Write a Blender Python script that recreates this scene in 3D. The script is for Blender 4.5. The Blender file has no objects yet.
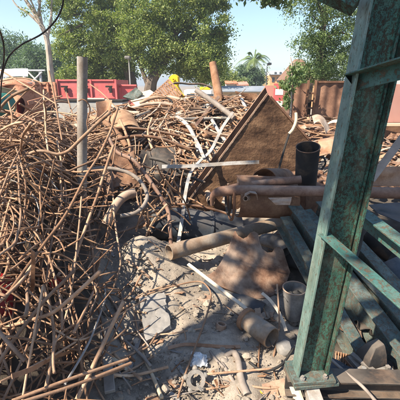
import bpy, math, random
import numpy as np
from mathutils import Vector, Matrix, noise as mnoise

random.seed(7)
RNG = np.random.default_rng(11)
scene = bpy.context.scene
COL = scene.collection
R = math.radians
U = random.uniform

# ------------------------------------------------------------------ camera
EYE = 1.6
PITCH = R(18.4)
FPX = 346.0
cam_data = bpy.data.cameras.new("camera")
cam_data.sensor_width = 36.0
cam_data.lens = FPX / 400.0 * 36.0
cam_data.clip_start = 0.02
cam_data.clip_end = 3000.0
cam = bpy.data.objects.new("camera", cam_data)
cam.location = (0, 0, EYE)
cam.rotation_euler = (R(90) - PITCH, 0, 0)
COL.objects.link(cam)
scene.camera = cam
CP, SP = math.cos(PITCH), math.sin(PITCH)


def ray(px, py):
    x = (px - 200.0) / FPX
    v = (200.0 - py) / FPX
    return Vector((x, CP + v * SP, -SP + v * CP))


def at(px, py, Y):
    d = ray(px, py)
    t = Y / d.y
    return Vector((d.x * t, Y, EYE + d.z * t))


def atz(px, py, z):
    d = ray(px, py)
    t = (z - EYE) / d.z
    return Vector((d.x * t, d.y * t, z))


# ------------------------------------------------------------------ terrain
def sstep(a, b, x):
    t = np.clip((x - a) / (b - a), 0, 1)
    return t * t * (3 - 2 * t)


def H(x, y):
    x = np.asarray(x, float)
    y = np.asarray(y, float)
    # rod heap on the left
    edge = -0.34 - 0.24 * (y - 1.2)
    side = sstep(-0.05, 0.75, edge - x)
    rise = 0.10 + 0.28 * sstep(0.7, 1.6, y) + 0.52 * sstep(1.3, 3.0, y)
    left = rise * side * (1 - sstep(4.6, 6.5, y))
    # heap across the middle
    back = (0.80 + 0.17 * sstep(-2.4, -1.2, x) + 0.18 * sstep(-1.2, -.4, x)) * np.exp(-((y - 6.9) / 1.75) ** 2) * sstep(-8, -5.5, x) * (1 - sstep(.9, 2.3, x))
    h = np.maximum(left, back) + 0.08 * np.minimum(left, back)
    # dusty mound and the hollow behind it
    h = h + 0.30 * np.exp(-(((x + 0.52) / 0.30) ** 2 + ((y - 2.78) / 0.36) ** 2))
    h = h + 0.06 * np.exp(-(((x + 0.1) / 0.5) ** 2 + ((y - 2.4) / 0.5) ** 2))
    h = h - 0.10 * np.exp(-(((x + 0.3) / 0.6) ** 2 + ((y - 3.75) / 0.35) ** 2))
    h = h + 0.45 * np.exp(-(((x - 1.25) / 0.42) ** 2 + ((y - 3.75) / 0.35) ** 2))
    h = h - 0.10 * np.exp(-(((x - 0.9) / 0.5) ** 2 + ((y - 1.9) / 0.4) ** 2))
    return h


def Hf(x, y):
    return float(H(x, y))


def on_heap(px, py, off=0.0):
    d = ray(px, py)
    t = 0.5
    while t < 14:
        p = Vector((0, 0, EYE)) + d * t
        if p.z < Hf(p.x, p.y) + off:
            return p
        t += 0.02
    return Vector((0, 0, EYE)) + d * 14


# ------------------------------------------------------------------ mesh helpers
class MB:
    def __init__(self):
        self.v = []
        self.f = []

    def add(self, vs, fs):
        o = len(self.v)
        self.v.extend(tuple(p) for p in vs)
        self.f.extend(tuple(i + o for i in f) for f in fs)
        return self


def frames(P):
    n = len(P)
    T = []
    for i in range(n):
        a = P[max(i - 1, 0)]
        b = P[min(i + 1, n - 1)]
        d = (b - a)
        T.append(d.normalized() if d.length > 1e-9 else Vector((0, 0, 1)))
    up = Vector((0, 0, 1)) if abs(T[0].z) < 0.9 else Vector((1, 0, 0))
    N = [(up - T[0] * up.dot(T[0])).normalized()]
    for i in range(1, n):
        q = N[-1] - T[i] * N[-1].dot(T[i])
        N.append(q.normalized() if q.length > 1e-6 else N[-1])
    return T, N


def tube(mb, pts, r, n=8, wall=0.0, dent=0.0):
    P = [Vector(p) for p in pts]
    m = len(P)
    rs = r if isinstance(r, (list, tuple)) else [r] * m
    T, N = frames(P)
    vs, fs = [], []

    def ring(i, rad):
        B = T[i].cross(N[i])
        s = len(vs)
        for k in range(n):
            a = 2 * math.pi * k / n
            rr = rad
            if dent:
                rr *= 1 + dent * mnoise.noise(Vector((math.cos(a) * 1.5 + i * 0.7, math.sin(a) * 1.5, rad * 50)))
            vs.append(P[i] + N[i] * (math.cos(a) * rr) + B * (math.sin(a) * rr))
        return s
    ro = [ring(i, rs[i]) for i in range(m)]

    def bridge(a, b, flip=False):
        for k in range(n):
            k2 = (k + 1) % n
            q = (a + k, a + k2, b + k2, b + k)
            fs.append(q[::-1] if flip else q)
    for i in range(m - 1):
        bridge(ro[i], ro[i + 1])
    if wall > 0:
        ri = [ring(i, max(rs[i] - wall, 0.001)) for i in range(m)]
        for i in range(m - 1):
            bridge(ri[i], ri[i + 1], True)
        bridge(ri[0], ro[0])
        bridge(ro[-1], ri[-1])
    else:
        fs.append(tuple(range(ro[0], ro[0] + n))[::-1])
        fs.append(tuple(range(ro[-1], ro[-1] + n)))
    return mb.add(vs, fs)


def smooth_path(pts, k=5):
    """Catmull-Rom through the given points"""
    P = [Vector(p) for p in pts]
    if len(P) < 3:
        return P
    P = [P[0] * 2 - P[1]] + P + [P[-1] * 2 - P[-2]]
    out = []
    for i in range(1, len(P) - 2):
        a, b, c, d = P[i - 1], P[i], P[i + 1], P[i + 2]
        for j in range(k):
            t = j / k
            out.append(0.5 * ((2 * b) + (c - a) * t + (2 * a - 5 * b + 4 * c - d) * t * t + (3 * b - a - 3 * c + d) * t ** 3))
    out.append(P[-2])
    return out


def prism(mb, prof, p0, p1, up=(0, 0, 1), seg=1):
    """extrude 2-D profile (x = side, y = up) from p0 to p1"""
    p0, p1 = Vector(p0), Vector(p1)
    t = (p1 - p0).normalized()
    up = Vector(up)
    u = (up - t * up.dot(t)).normalized()
    s = t.cross(u)
    vs, fs = [], []
    n = len(prof)
    for j in range(seg + 1):
        p = p0.lerp(p1, j / seg)
        for (a, b) in prof:
            vs.append(p + s * a + u * b)
    for j in range(seg):
        for k in range(n):
            k2 = (k + 1) % n
            fs.append((j * n + k, (j + 1) * n + k, (j + 1) * n + k2, j * n + k2))
    fs.append(tuple(range(n)))
    fs.append(tuple(range(seg * n, seg * n + n))[::-1])
    return mb.add(vs, fs)


def prof_H(h, b, tw, tf):
    """web along x (width h), flanges along y (width b)"""
    a, c = h / 2, b / 2
    return [(-a, -c), (-a + tf, -c), (-a + tf, -tw / 2), (a - tf, -tw / 2), (a - tf, -c), (a, -c),
            (a, c), (a - tf, c), (a - tf, tw / 2), (-a + tf, tw / 2), (-a + tf, c), (-a, c)]


def prof_I(h, b, tw, tf):
    return [(-q, p) for (p, q) in prof_H(h, b, tw, tf)]


def prof_L(w, h, t):
    return [(0, 0), (0, -h), (t, -h), (t, -t), (w, -t), (w, 0)]


def prof_rect(w, h):
    return [(-w / 2, -h / 2), (w / 2, -h / 2), (w / 2, h / 2), (-w / 2, h / 2)]


def box(mb, c, sx, sy, sz, rz=0.0, M=None):
    c = Vector(c)
    vs = []
    for x in (-.5, .5):
        for y in (-.5, .5):
            for z in (-.5, .5):
                p = Vector((x * sx, y * sy, z * sz))
                if M is not None:
                    p = M @ p
                elif rz:
                    p = Matrix.Rotation(rz, 3, 'Z') @ p
                vs.append(c + p)
    return mb.add(vs, [(0, 1, 3, 2), (4, 6, 7, 5), (0, 4, 5, 1), (2, 3, 7, 6), (0, 2, 6, 4), (1, 5, 7, 3)])


def sheet(mb, fn, nu, nv, th):
    """curved plate with thickness: fn(u, v) -> point, u, v in 0..1"""
    G = [[Vector(fn(i / nu, j / nv)) for j in range(nv + 1)] for i in range(nu + 1)]
    vs, fs = [], []

    def nor(i, j):
        a = G[min(i + 1, nu)][j] - G[max(i - 1, 0)][j]
        b = G[i][min(j + 1, nv)] - G[i][max(j - 1, 0)]
        c = a.cross(b)
        return c.normalized() if c.length > 1e-10 else Vector((0, 0, 1))
    idx = lambda i, j: i * (nv + 1) + j
    for s in (0.5, -0.5):
        for i in range(nu + 1):
            for j in range(nv + 1):
                vs.append(G[i][j] + nor(i, j) * (th * s))
    o = (nu + 1) * (nv + 1)
    for i in range(nu):
        for j in range(nv):
            q = (idx(i, j), idx(i + 1, j), idx(i + 1, j + 1), idx(i, j + 1))
            fs.append(q)
            fs.append(tuple(k + o for k in q[::-1]))
    for i in range(nu):
        a, b = idx(i, 0), idx(i + 1, 0)
        fs.append((b, a, a + o, b + o))
        a, b = idx(i, nv), idx(i + 1, nv)
        fs.append((a, b, b + o, a + o))
    for j in range(nv):
        a, b = idx(0, j), idx(0, j + 1)
        fs.append((a, b, b + o, a + o))
        a, b = idx(nu, j), idx(nu, j + 1)
        fs.append((b, a, a + o, b + o))
    return mb.add(vs, fs)


def strip(mb, pts, w, th, side=None, twist=0.0):
    """flat bar following a path"""
    P = [Vector(p) for p in pts]
    T, N = frames(P)
    vs, fs = [], []
    m = len(P)
    for i in range(m):
        if side is not None:
            s = Vector(side)
            s = (s - T[i] * s.dot(T[i])).normalized()
        else:
            a = twist * i / max(m - 1, 1)
            B = T[i].cross(N[i])
            s = B * math.cos(a) + N[i] * math.sin(a)
        nn = s.cross(T[i])
        for (a, b) in ((-.5, -.5), (.5, -.5), (.5, .5), (-.5, .5)):
            vs.append(P[i] + s * (a * w) + nn * (b * th))
    for i in range(m - 1):
        for k in range(4):
            k2 = (k + 1) % 4
            fs.append((i * 4 + k, i * 4 + k2, i * 4 + 4 + k2, i * 4 + 4 + k))
    fs.append((3, 2, 1, 0))
    fs.append((m * 4 - 4, m * 4 - 3, m * 4 - 2, m * 4 - 1))
    return mb.add(vs, fs)


ICO = None


def rock(mb, c, r, sq=(1, 1, 1), rough=0.35, seed=None):
    global ICO
    if ICO is None:
        import bmesh
        bm = bmesh.new()
        bmesh.ops.create_icosphere(bm, subdivisions=2, radius=1)
        ICO = ([v.co.copy() for v in bm.verts], [[v.index for v in f.verts] for f in bm.faces])
        bm.free()
    sd = Vector((U(-50, 50), U(-50, 50), U(-50, 50)))
    Mx = Matrix.Rotation(U(0, 6.28), 3, 'Z') @ Matrix.Rotation(U(-.5, .5), 3, 'X')
    vs = []
    for p in ICO[0]:
        q = p * (1 + rough * mnoise.noise(p * 1.6 + sd) + rough * .4 * mnoise.noise(p * 4 + sd))
        q = Vector((q.x * sq[0], q.y * sq[1], q.z * sq[2])) * r
        vs.append(Vector(c) + Mx @ q)
    return mb.add(vs, ICO[1])


def build(name, mb, mat, parent=None, smooth=35, bevel=0.0):
    me = bpy.data.meshes.new(name)
    V = np.array(mb.v, float)
    lo, hi = V.min(0), V.max(0)
    org = Vector(((lo[0] + hi[0]) / 2, (lo[1] + hi[1]) / 2, lo[2]))
    me.from_pydata([tuple(p) for p in (V - np.array(org))], [], mb.f)
    me.materials.append(mat)
    if smooth:
        me.polygons.foreach_set("use_smooth", [True] * len(me.polygons))
        if smooth < 180:
            me.set_sharp_from_angle(angle=R(smooth))
    me.update()
    o = bpy.data.objects.new(name, me)
    COL.objects.link(o)
    if parent is not None:
        o.parent = parent
        base = Vector((0, 0, 0))
        p = parent
        while p is not None:
            base += p.location
            p = p.parent
        o.location = org - base
    else:
        o.location = org
    if bevel:
        m = o.modifiers.new("edge", 'BEVEL')
        m.width = bevel
        m.segments = 2
        m.limit_method = 'ANGLE'
        m.angle_limit = R(40)
    return o


def tag(o, label=None, cat=None, group=None, kind=None):
    if label:
        o["label"] = label
    if cat:
        o["category"] = cat
    if group:
        o["group"] = group
    if kind or cat:
        o["kind"] = kind or "thing"
    return o


def thing(name, label, cat, loc, group=None):
    o = bpy.data.objects.new(name, None)
    o.empty_display_size = 0.1
    o.location = loc
    COL.objects.link(o)
    return tag(o, label, cat, group)


# ------------------------------------------------------------------ materials
class NT:
    def __init__(self, name):
        self.m = bpy.data.materials.new(name)
        self.m.use_nodes = True
        self.t = self.m.node_tree
        self.n = self.t.nodes
        self.bsdf = self.n.get("Principled BSDF")
        self.out = self.n.get("Material Output")
        tc = self.n.new("ShaderNodeTexCoord")
        oi = self.n.new("ShaderNodeObjectInfo")
        geo = self.n.new("ShaderNodeNewGeometry")
        self.geo = geo
        self.co = tc.outputs["Object"]
        add = self.math('ADD', oi.outputs["Random"], geo.outputs["Random Per Island"])
        self.rnd = self.math('FRACT', add)
        self.w = self.math('MULTIPLY', self.rnd, 37.0)

    def link(self, a, b):
        self.t.links.new(a, b)

    def math(self, op, a, b=None):
        x = self.n.new("ShaderNodeMath")
        x.operation = op
        for i, q in enumerate((a, b)):
            if q is None:
                continue
            if isinstance(q, (int, float)):
                x.inputs[i].default_value = q
            else:
                self.link(q, x.inputs[i])
        return x.outputs[0]

    def noise(self, scale, detail=5, rough=.6, stretch=None, dist=0.0, pos=False):
        x = self.n.new("ShaderNodeTexNoise")
        x.noise_dimensions = '4D'
        co = self.geo.outputs["Position"] if pos else self.co
        if stretch:
            mp = self.n.new("ShaderNodeMapping")
            mp.inputs["Scale"].default_value = stretch
            self.link(co, mp.inputs["Vector"])
            co = mp.outputs[0]
        self.link(co, x.inputs["Vector"])
        self.link(self.w, x.inputs["W"])
        x.inputs["Scale"].default_value = scale
        x.inputs["Detail"].default_value = detail
        x.inputs["Roughness"].default_value = rough
        x.inputs["Distortion"].default_value = dist
        return x.outputs["Fac"]

    def ramp(self, fac, stops):
        x = self.n.new("ShaderNodeValToRGB")
        e = x.color_ramp.elements
        while len(e) < len(stops):
            e.new(0.5)
        for k, (p, c) in zip(e, stops):
            k.position = p
            k.color = (c[0], c[1], c[2], 1) if isinstance(c, (tuple, list)) else (c, c, c, 1)
        self.link(fac, x.inputs["Fac"])
        return x.outputs["Color"]

    def mix(self, fac, a, b, mode='MIX'):
        x = self.n.new("ShaderNodeMix")
        x.data_type = 'RGBA'
        x.blend_type = mode
        for s, q in ((x.inputs[0], fac), (x.inputs[6], a), (x.inputs[7], b)):
            if isinstance(q, (int, float)):
                s.default_value = q
            elif isinstance(q, (tuple, list)):
                s.default_value = (q[0], q[1], q[2], 1)
            else:
                self.link(q, s)
        return x.outputs[2]

    def bump(self, h, strength=.4, dist=.01, prev=None):
        x = self.n.new("ShaderNodeBump")
        x.inputs["Strength"].default_value = strength
        x.inputs["Distance"].default_value = dist
        self.link(h, x.inputs["Height"])
        if prev is not None:
            self.link(prev, x.inputs["Normal"])
        return x.outputs[0]

    def set(self, color=None, rough=None, normal=None, metal=None, spec=None):
        b = self.bsdf
        for k, q in (("Base Color", color), ("Roughness", rough), ("Metallic", metal), ("Specular IOR Level", spec)):
            if q is None:
                continue
            if isinstance(q, (int, float)):
                b.inputs[k].default_value = q
            elif isinstance(q, (tuple, list)):
                b.inputs[k].default_value = (q[0], q[1], q[2], 1)
            else:
                self.link(q, b.inputs[k])
        if normal is not None:
            self.link(normal, b.inputs["Normal"])
        return self.m


def rust(name, dark, mid, light, scale=8, grain=90, bump=.5, rough=.85, stretch=None, dust=0.0, vary=None, bd=.004):
    t = NT(name)
    n1 = t.noise(scale, 6, .65, stretch, .4)
    c = t.ramp(n1, [(.30, dark), (.50, mid), (.70, light)])
    n2 = t.noise(grain, 4, .7)
    c = t.mix(.55, c, t.ramp(n2, [(.3, .45), (.7, 1.0)]), 'MULTIPLY')
    if vary:
        v = t.ramp(t.rnd, vary)
        c = t.mix(.8, c, v, 'MULTIPLY')
    if dust:
        n3 = t.noise(scale * .6, 5, .6)
        sep = t.n.new("ShaderNodeSeparateXYZ")
        t.link(t.geo.outputs["Normal"], sep.inputs[0])
        up = t.ramp(sep.outputs[2], [(.2, 0), (.9, 1)])
        f = t.mix(1.0, up, t.ramp(n3, [(.40, 0), (.62, dust)]), 'MULTIPLY')
        c = t.mix(f, c, (.40, .32, .25))
    b = t.bump(n1, bump, bd * 2)
    b = t.bump(n2, bump, bd, b)
    return t.set(c, rough, b, 0.0, .25)


def paint(name, col, col2, rustc=(.09, .045, .025), amount=.42, scale=14, rough=.5, stretch=None, fine=70, edge=.06, bump=.5, streak=0.0):
    """old paint flaking off rusty steel"""
    t = NT(name)
    n1 = t.noise(scale, 8, .72, stretch, .3)
    n0 = t.noise(scale * .25, 4, .6)
    base = t.mix(t.ramp(n0, [(.35, 0), (.65, 1)]), col, col2)
    n2 = t.noise(fine, 5, .75)
    f1 = t.ramp(n1, [(amount, 1), (amount + edge, 0)])
    f2 = t.ramp(n2, [(amount - .04, 1), (amount + .02, 0)])
    f = t.mix(1.0, f1, f2, 'LIGHTEN')
    rc = t.mix(t.ramp(n2, [(.35, 0), (.65, 1)]), rustc, tuple(q * 2.0 for q in rustc))
    c = t.mix(f, base, rc)
    if streak:
        n6 = t.noise(16, 5, .65, (1, 1, .10))
        c = t.mix(streak, c, t.ramp(n6, [(.38, .28), (.58, 1.0)]), 'MULTIPLY')
        n7 = t.noise(5, 5, .6)
        c = t.mix(t.ramp(n7, [(.52, 0), (.68, .6)]), c, (.15, .135, .095))
    b = t.bump(f, bump, .0025)
    b = t.bump(n2, .25, .002, b)
    rg = t.math('ADD', t.math('MULTIPLY', f, .35), rough)
    return t.set(c, rg, b, 0, .4)


def plain(name, col, col2=None, scale=6, rough=.7, bump=.2, grain=60, spec=.3, bd=.005):
    t = NT(name)
    n1 = t.noise(scale, 6, .6)
    n2 = t.noise(grain, 4, .6)
    c = t.mix(t.ramp(n1, [(.35, 0), (.65, 1)]), col, col2 or tuple(q * .7 for q in col))
    c = t.mix(.3, c, t.ramp(n2, [(.3, .5), (.7, 1.0)]), 'MULTIPLY')
    b = t.bump(n2, bump, bd)
    return t.set(c, rough, b, 0, spec)


def leafmat(name, a, b, c, trans=.35):
    t = NT(name)
    col = t.ramp(t.geo.outputs["Random Per Island"], [(0, a), (.55, b), (1, c)])
    n = t.noise(.45, 3, .5, pos=True)
    col = t.mix(t.ramp(n, [(.4, 0), (.6, .6)]), col, c)
    t.set(col, .55, None, 0, .35)
    tr = t.n.new("ShaderNodeBsdfTranslucent")
    t.link(t.mix(1.0, col, (1.3, 1.5, .6), 'MULTIPLY'), tr.inputs["Color"])
    mx = t.n.new("ShaderNodeMixShader")
    mx.inputs[0].default_value = trans
    t.link(t.bsdf.outputs[0], mx.inputs[1])
    t.link(tr.outputs[0], mx.inputs[2])
    t.link(mx.outputs[0], t.out.inputs["Surface"])
    return t.m


VARY_ROD = [(0.0, (1, .88, .78)), (.2, (.80, .62, .51)), (.38, (.45, .34, .28)), (.52, (.95, .80, .70)), (.66, (.30, .23, .20)), (.82, (.66, .48, .38)), (1, (1.0, .92, .82))]
M = {}
M['rod'] = rust("rust_rod", (.23, .145, .10), (.49, .35, .245), (.69, .55, .42), 6, 130, .5, .85, vary=VARY_ROD, bd=.002)
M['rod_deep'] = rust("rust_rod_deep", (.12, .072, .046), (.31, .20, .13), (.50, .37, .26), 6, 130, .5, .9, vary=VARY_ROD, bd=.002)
M['rust'] = rust("rust_brown", (.07, .035, .022), (.17, .085, .05), (.30, .17, .10), 5, 70, .6, .85, dust=.35)
M['rust_dusty'] = rust("rust_dusty", (.16, .09, .06), (.30, .19, .13), (.44, .31, .22), 5, 70, .5, .9, dust=.7)
M['rust_orange'] = rust("rust_orange", (.15, .07, .04), (.30, .155, .085), (.45, .27, .165), 5, 70, .5, .85, dust=.3)
M['rust_red'] = rust("rust_red", (.10, .052, .038), (.205, .115, .08), (.32, .205, .15), 6, 90, .45, .75, dust=.4)
M['gate'] = rust("gate_rust", (.09, .045, .03), (.20, .105, .068), (.36, .21, .14), 2.2, 40, .4, .85)
M['torn'] = rust("torn_rust", (.06, .032, .021), (.20, .108, .068), (.38, .25, .17), 9, 80, .5, .9, dust=.5)
M['burnt'] = rust("burnt_steel", (.018, .017, .018), (.04, .035, .032), (.16, .10, .065), 4, 70, .4, .7, dust=.25)
M['scale'] = rust("scaled_rust", (.04, .020, .012), (.125, .066, .036), (.27, .155, .085), 4, 34, .6, .92, stretch=(1, .7, 2.0), dust=.15, bd=.016)
M['pale_scrap'] = rust("pale_scrap", (.24, .17, .125), (.43, .335, .26), (.62, .55, .48), 4, 60, .3, .75,
                       vary=[(0, (1, .95, .88)), (.35, (.95, .80, .66)), (.6, (.62, .46, .36)), (.8, (1, 1, 1)), (1, (.75, .62, .52))])
M['scrap'] = rust("mixed_scrap", (.16, .09, .06), (.34, .21, .135), (.50, .36, .25), 4, 60, .4, .85,
                  vary=[(0, (1, .85, .7)), (.3, (.6, .45, .36)), (.6, (1, .95, .85)), (.8, (.45, .36, .3)), (1, (.95, .7, .5))])
M['white_strip'] = rust("worn_white_strip", (.22, .16, .11), (.38, .355, .33), (.50, .49, .475), 5, 60, .2, .6)
M['hose'] = plain("grey_hose", (.30, .255, .22), (.20, .16, .13), 9, .7, .3)
M['galv'] = rust("grey_pole", (.16, .105, .07), (.29, .25, .21), (.39, .36, .325), 7, 60, .4, .7, stretch=(1, 1, .35))
M['pipe_mix'] = rust("weathered_pipe", (.20, .11, .06), (.30, .22, .155), (.29, .285, .26), 5, 60, .35, .7, dust=.2)
M['grey_steel'] = rust("grey_steel", (.08, .066, .055), (.19, .175, .16), (.32, .305, .285), 5, 60, .3, .65, dust=.4)
M['navy'] = rust("navy_steel", (.022, .024, .03), (.04, .05, .065), (.075, .09, .11), 4, 60, .3, .55, dust=.25)
M['green'] = paint("green_paint_flaking", (.026, .105, .080), (.062, .160, .112), (.030, .024, .014), .455, 85, .55, fine=210, stretch=(1, 1, .6), streak=.75)
M['green_clean'] = paint("green_paint", (.028, .105, .09), (.075, .155, .135), (.06, .045, .03), .42, 45, .55, fine=150, streak=.4)
M['green_pale'] = paint("pale_green_paint", (.095, .175, .15), (.19, .25, .215), (.085, .07, .045), .385, 60, .55, fine=160, stretch=(1, 1, .5), streak=.5)
M['green_grey'] = paint("green_grey_paint", (.05, .095, .085), (.125, .155, .14), (.075, .06, .045), .44, 45, .6, fine=150, streak=.5)
M['red_paint'] = paint("pink_red_paint", (.48, .085, .085), (.56, .15, .14), (.24, .08, .055), .38, 7, .55)
M['orange_paint'] = paint("orange_paint", (.45, .17, .09), (.52, .27, .17), (.22, .09, .05), .42, 5, .6)
M['pinkbrown'] = paint("brownish_pink_paint", (.45, .20, .15), (.52, .28, .22), (.22, .10, .07), .33, 4, .6)
M['deep_red'] = paint("deep_red_enamel", (.22, .012, .015), (.32, .02, .02), (.10, .03, .02), .30, 8, .3)
M['yellow'] = paint("yellow_paint", (.80, .46, .02), (.85, .55, .03), (.30, .16, .05), .33, 9, .5)
M['teal_tank'] = paint("teal_paint", (.02, .14, .11), (.03, .18, .14), (.10, .05, .03), .34, 6, .5)
M['white_paint'] = plain("white_paint", (.72, .71, .68), (.58, .56, .52), 3, .6)
M['grey_conc'] = plain("grey_concrete", (.40, .39, .37), (.30, .28, .26), 4, .9, .4)
M['cream'] = plain("cream_sheet", (.62, .48, .33), (.52, .38, .25), 3, .8)
M['dark'] = plain("dark_soot", (.02, .018, .017), (.035, .03, .027), 6, .9, .4)
M['rubber'] = plain("black_rubber", (.025, .025, .026), (.05, .045, .04), 8, .8, .3)
M['foil'] = plain("white_plastic_film", (.72, .74, .76), (.5, .5, .5), 20, .35, .3)
M['stone_grey'] = plain("grey_stone", (.30, .28, .26), (.19, .175, .16), 7, .85, .6, 50)
M['wood'] = plain("weathered_lath", (.52, .42, .30), (.40, .30, .2), 12, .8, .3)
M['lath'] = plain("pale_lath", (.66, .57, .45), (.5, .40, .3), 12, .8, .3)
M['bark'] = plain("bark", (.16, .12, .09), (.08, .06, .05), 3, .95, .8, 18)
M['pale_bark'] = plain("pale_bark", (.50, .42, .34), (.34, .27, .21), 2, .9, .5, 12)
M['leaf'] = leafmat("mango_leaves", (.045, .092, .032), (.125, .185, .058), (.31, .33, .095))
M['leaf_light'] = leafmat("light_leaves", (.06, .10, .03), (.14, .20, .06), (.26, .30, .10))
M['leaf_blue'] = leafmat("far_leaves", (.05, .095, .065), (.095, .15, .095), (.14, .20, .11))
M['leaf_right'] = leafmat("neem_leaves", (.04, .085, .036), (.095, .15, .056), (.19, .24, .095))
M['palm'] = leafmat("palm_fronds", (.07, .12, .04), (.13, .19, .06), (.22, .27, .10), .3)
M['roof_brown'] = plain("brown_roof_tiles", (.24, .145, .10), (.18, .10, .07), 3, .9, .4, 12)
M['far_orange'] = plain("ochre_wall", (.62, .36, .18), (.55, .30, .15), 2, .9)
M['far_white'] = plain("pale_wall", (.62, .62, .62), (.5, .5, .52), 2, .9)
M['roof_grey'] = plain("grey_sheet_roof", (.20, .23, .27), (.28, .30, .33), 2, .6)
M['window'] = plain("dark_window", (.05, .06, .07), (.09, .10, .11), 2, .2, .02)


def ground_mat():
    t = NT("dusty_ground")
    P = True
    n1 = t.noise(1.6, 7, .62, pos=P)
    n2 = t.noise(17, 7, .7, pos=P)
    n3 = t.noise(120, 4, .75, pos=P)
    c = t.ramp(n1, [(.30, (.15, .124, .10)), (.48, (.31, .257, .205)), (.66, (.47, .395, .315))])
    c = t.mix(.6, c, t.ramp(n2, [(.30, .40), (.52, .85), (.75, 1.15)]), 'MULTIPLY')
    c = t.mix(.55, c, t.ramp(n3, [(.28, .40), (.6, 1.05)]), 'MULTIPLY')
    sep = t.n.new("ShaderNodeSeparateXYZ")
    t.link(t.geo.outputs["Position"], sep.inputs[0])
    # painted shade: soil darkened under the rod heap and the right-hand beams
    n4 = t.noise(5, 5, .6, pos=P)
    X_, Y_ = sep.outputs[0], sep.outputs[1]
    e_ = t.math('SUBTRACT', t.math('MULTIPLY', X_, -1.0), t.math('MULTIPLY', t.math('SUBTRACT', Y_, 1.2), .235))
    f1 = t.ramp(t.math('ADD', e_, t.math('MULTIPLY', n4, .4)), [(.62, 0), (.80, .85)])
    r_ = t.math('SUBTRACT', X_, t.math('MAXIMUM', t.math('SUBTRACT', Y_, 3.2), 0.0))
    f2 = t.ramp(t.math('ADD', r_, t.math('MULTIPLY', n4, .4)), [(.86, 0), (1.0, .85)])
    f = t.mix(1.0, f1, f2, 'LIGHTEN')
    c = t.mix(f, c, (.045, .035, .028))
    n5 = t.noise(2.6, 6, .65, pos=P)
    c = t.mix(t.ramp(n5, [(.60, 0), (.70, .65)]), c, (.10, .085, .072))
    b = t.bump(n1, .4, .03)
    b = t.bump(n2, .7, .012, b)
    b = t.bump(n3, .8, .005, b)
    return t.set(c, .95, b, 0, .15)


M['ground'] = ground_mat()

HAZE = 0.0020

# ------------------------------------------------------------------ sky and light
world = bpy.data.worlds.new("World")
scene.world = world
world.use_nodes = True
wn = world.node_tree
sky = wn.nodes.new("ShaderNodeTexSky")
sky.sky_type = 'NISHITA'
sky.sun_disc = False
SUN_TO = Vector((-0.62, -0.42, 0.80)).normalized()      # direction towards the sun
sky.sun_elevation = math.asin(SUN_TO.z)
sky.sun_rotation = math.atan2(SUN_TO.x, SUN_TO.y)
sky.air_density = 1.0
sky.dust_density = .2
sky.ozone_density = 2.5
wn.links.new(sky.outputs[0], wn.nodes["Background"].inputs[0])
wn.nodes["Background"].inputs[1].default_value = 0.088
sun_d = bpy.data.lights.new("sun", 'SUN')
sun_d.energy = 5.0
sun_d.angle = R(0.55)
sun_d.color = (1.0, .90, .74)
sun = bpy.data.objects.new("sun", sun_d)
sun.rotation_euler = SUN_TO.to_track_quat('Z', 'Y').to_euler()
sun.location = (-6, -5, 12)
COL.objects.link(sun)
scene.view_settings.view_transform = 'Standard'
scene.view_settings.look = 'None'
scene.view_settings.exposure = 1.42
scene.view_settings.gamma = 1.0
scene.render.engine = 'CYCLES'
scene.cycles.use_denoising = True
scene.cycles.max_bounces = 6
scene.cycles.transparent_max_bounces = 6

# ------------------------------------------------------------------ ground
def axis(lo, hi, step, far, k=14):
    near = list(np.arange(lo, hi + 1e-6, step))
    g = [(far - hi) * (i / k) ** 3 for i in range(1, k + 1)]
    g2 = [(far + lo) * (i / k) ** 3 for i in range(1, k + 1)]
    return np.array([lo - q for q in g2[::-1]] + near + [hi + q for q in g])


def make_ground():
    xs = axis(-3.2, 3.2, .03, 900)
    ys1 = np.arange(.3, 4.6, .025)
    ys2 = np.arange(4.6, 12, .08)
    ys = np.concatenate([[-400, -60, -10, -2, -.5, 0], ys1, ys2, 12 + (np.arange(1, 16) / 15) ** 3 * 1400])
    X, Y = np.meshgrid(xs, ys, indexing='ij')
    Z = H(X, Y)
    near = ((np.abs(X) < 4.5) & (Y > 0) & (Y < 12))
    for i, j in np.argwhere(near):
        x, y = X[i, j], Y[i, j]
        n = mnoise.noise(Vector((x * 3, y * 3, 0))) * .045 + mnoise.noise(Vector((x * 9, y * 9, 3))) * .030
        n += mnoise.noise(Vector((x * 24, y * 24, 7))) * .016
        Z[i, j] += n
    nx, ny = len(xs), len(ys)
    V = np.stack([X, Y, Z], -1).reshape(-1, 3)
    idx = np.arange(nx * ny).reshape(nx, ny)
    F = np.stack([idx[:-1, :-1], idx[1:, :-1], idx[1:, 1:], idx[:-1, 1:]], -1).reshape(-1, 4)
    me = bpy.data.meshes.new("ground")
    me.from_pydata(V.tolist(), [], F.tolist())
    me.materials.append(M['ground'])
    me.polygons.foreach_set("use_smooth", [True] * len(me.polygons))
    o = bpy.data.objects.new("ground", me)
    COL.objects.link(o)
    tag(o, kind="structure")


make_ground()


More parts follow.
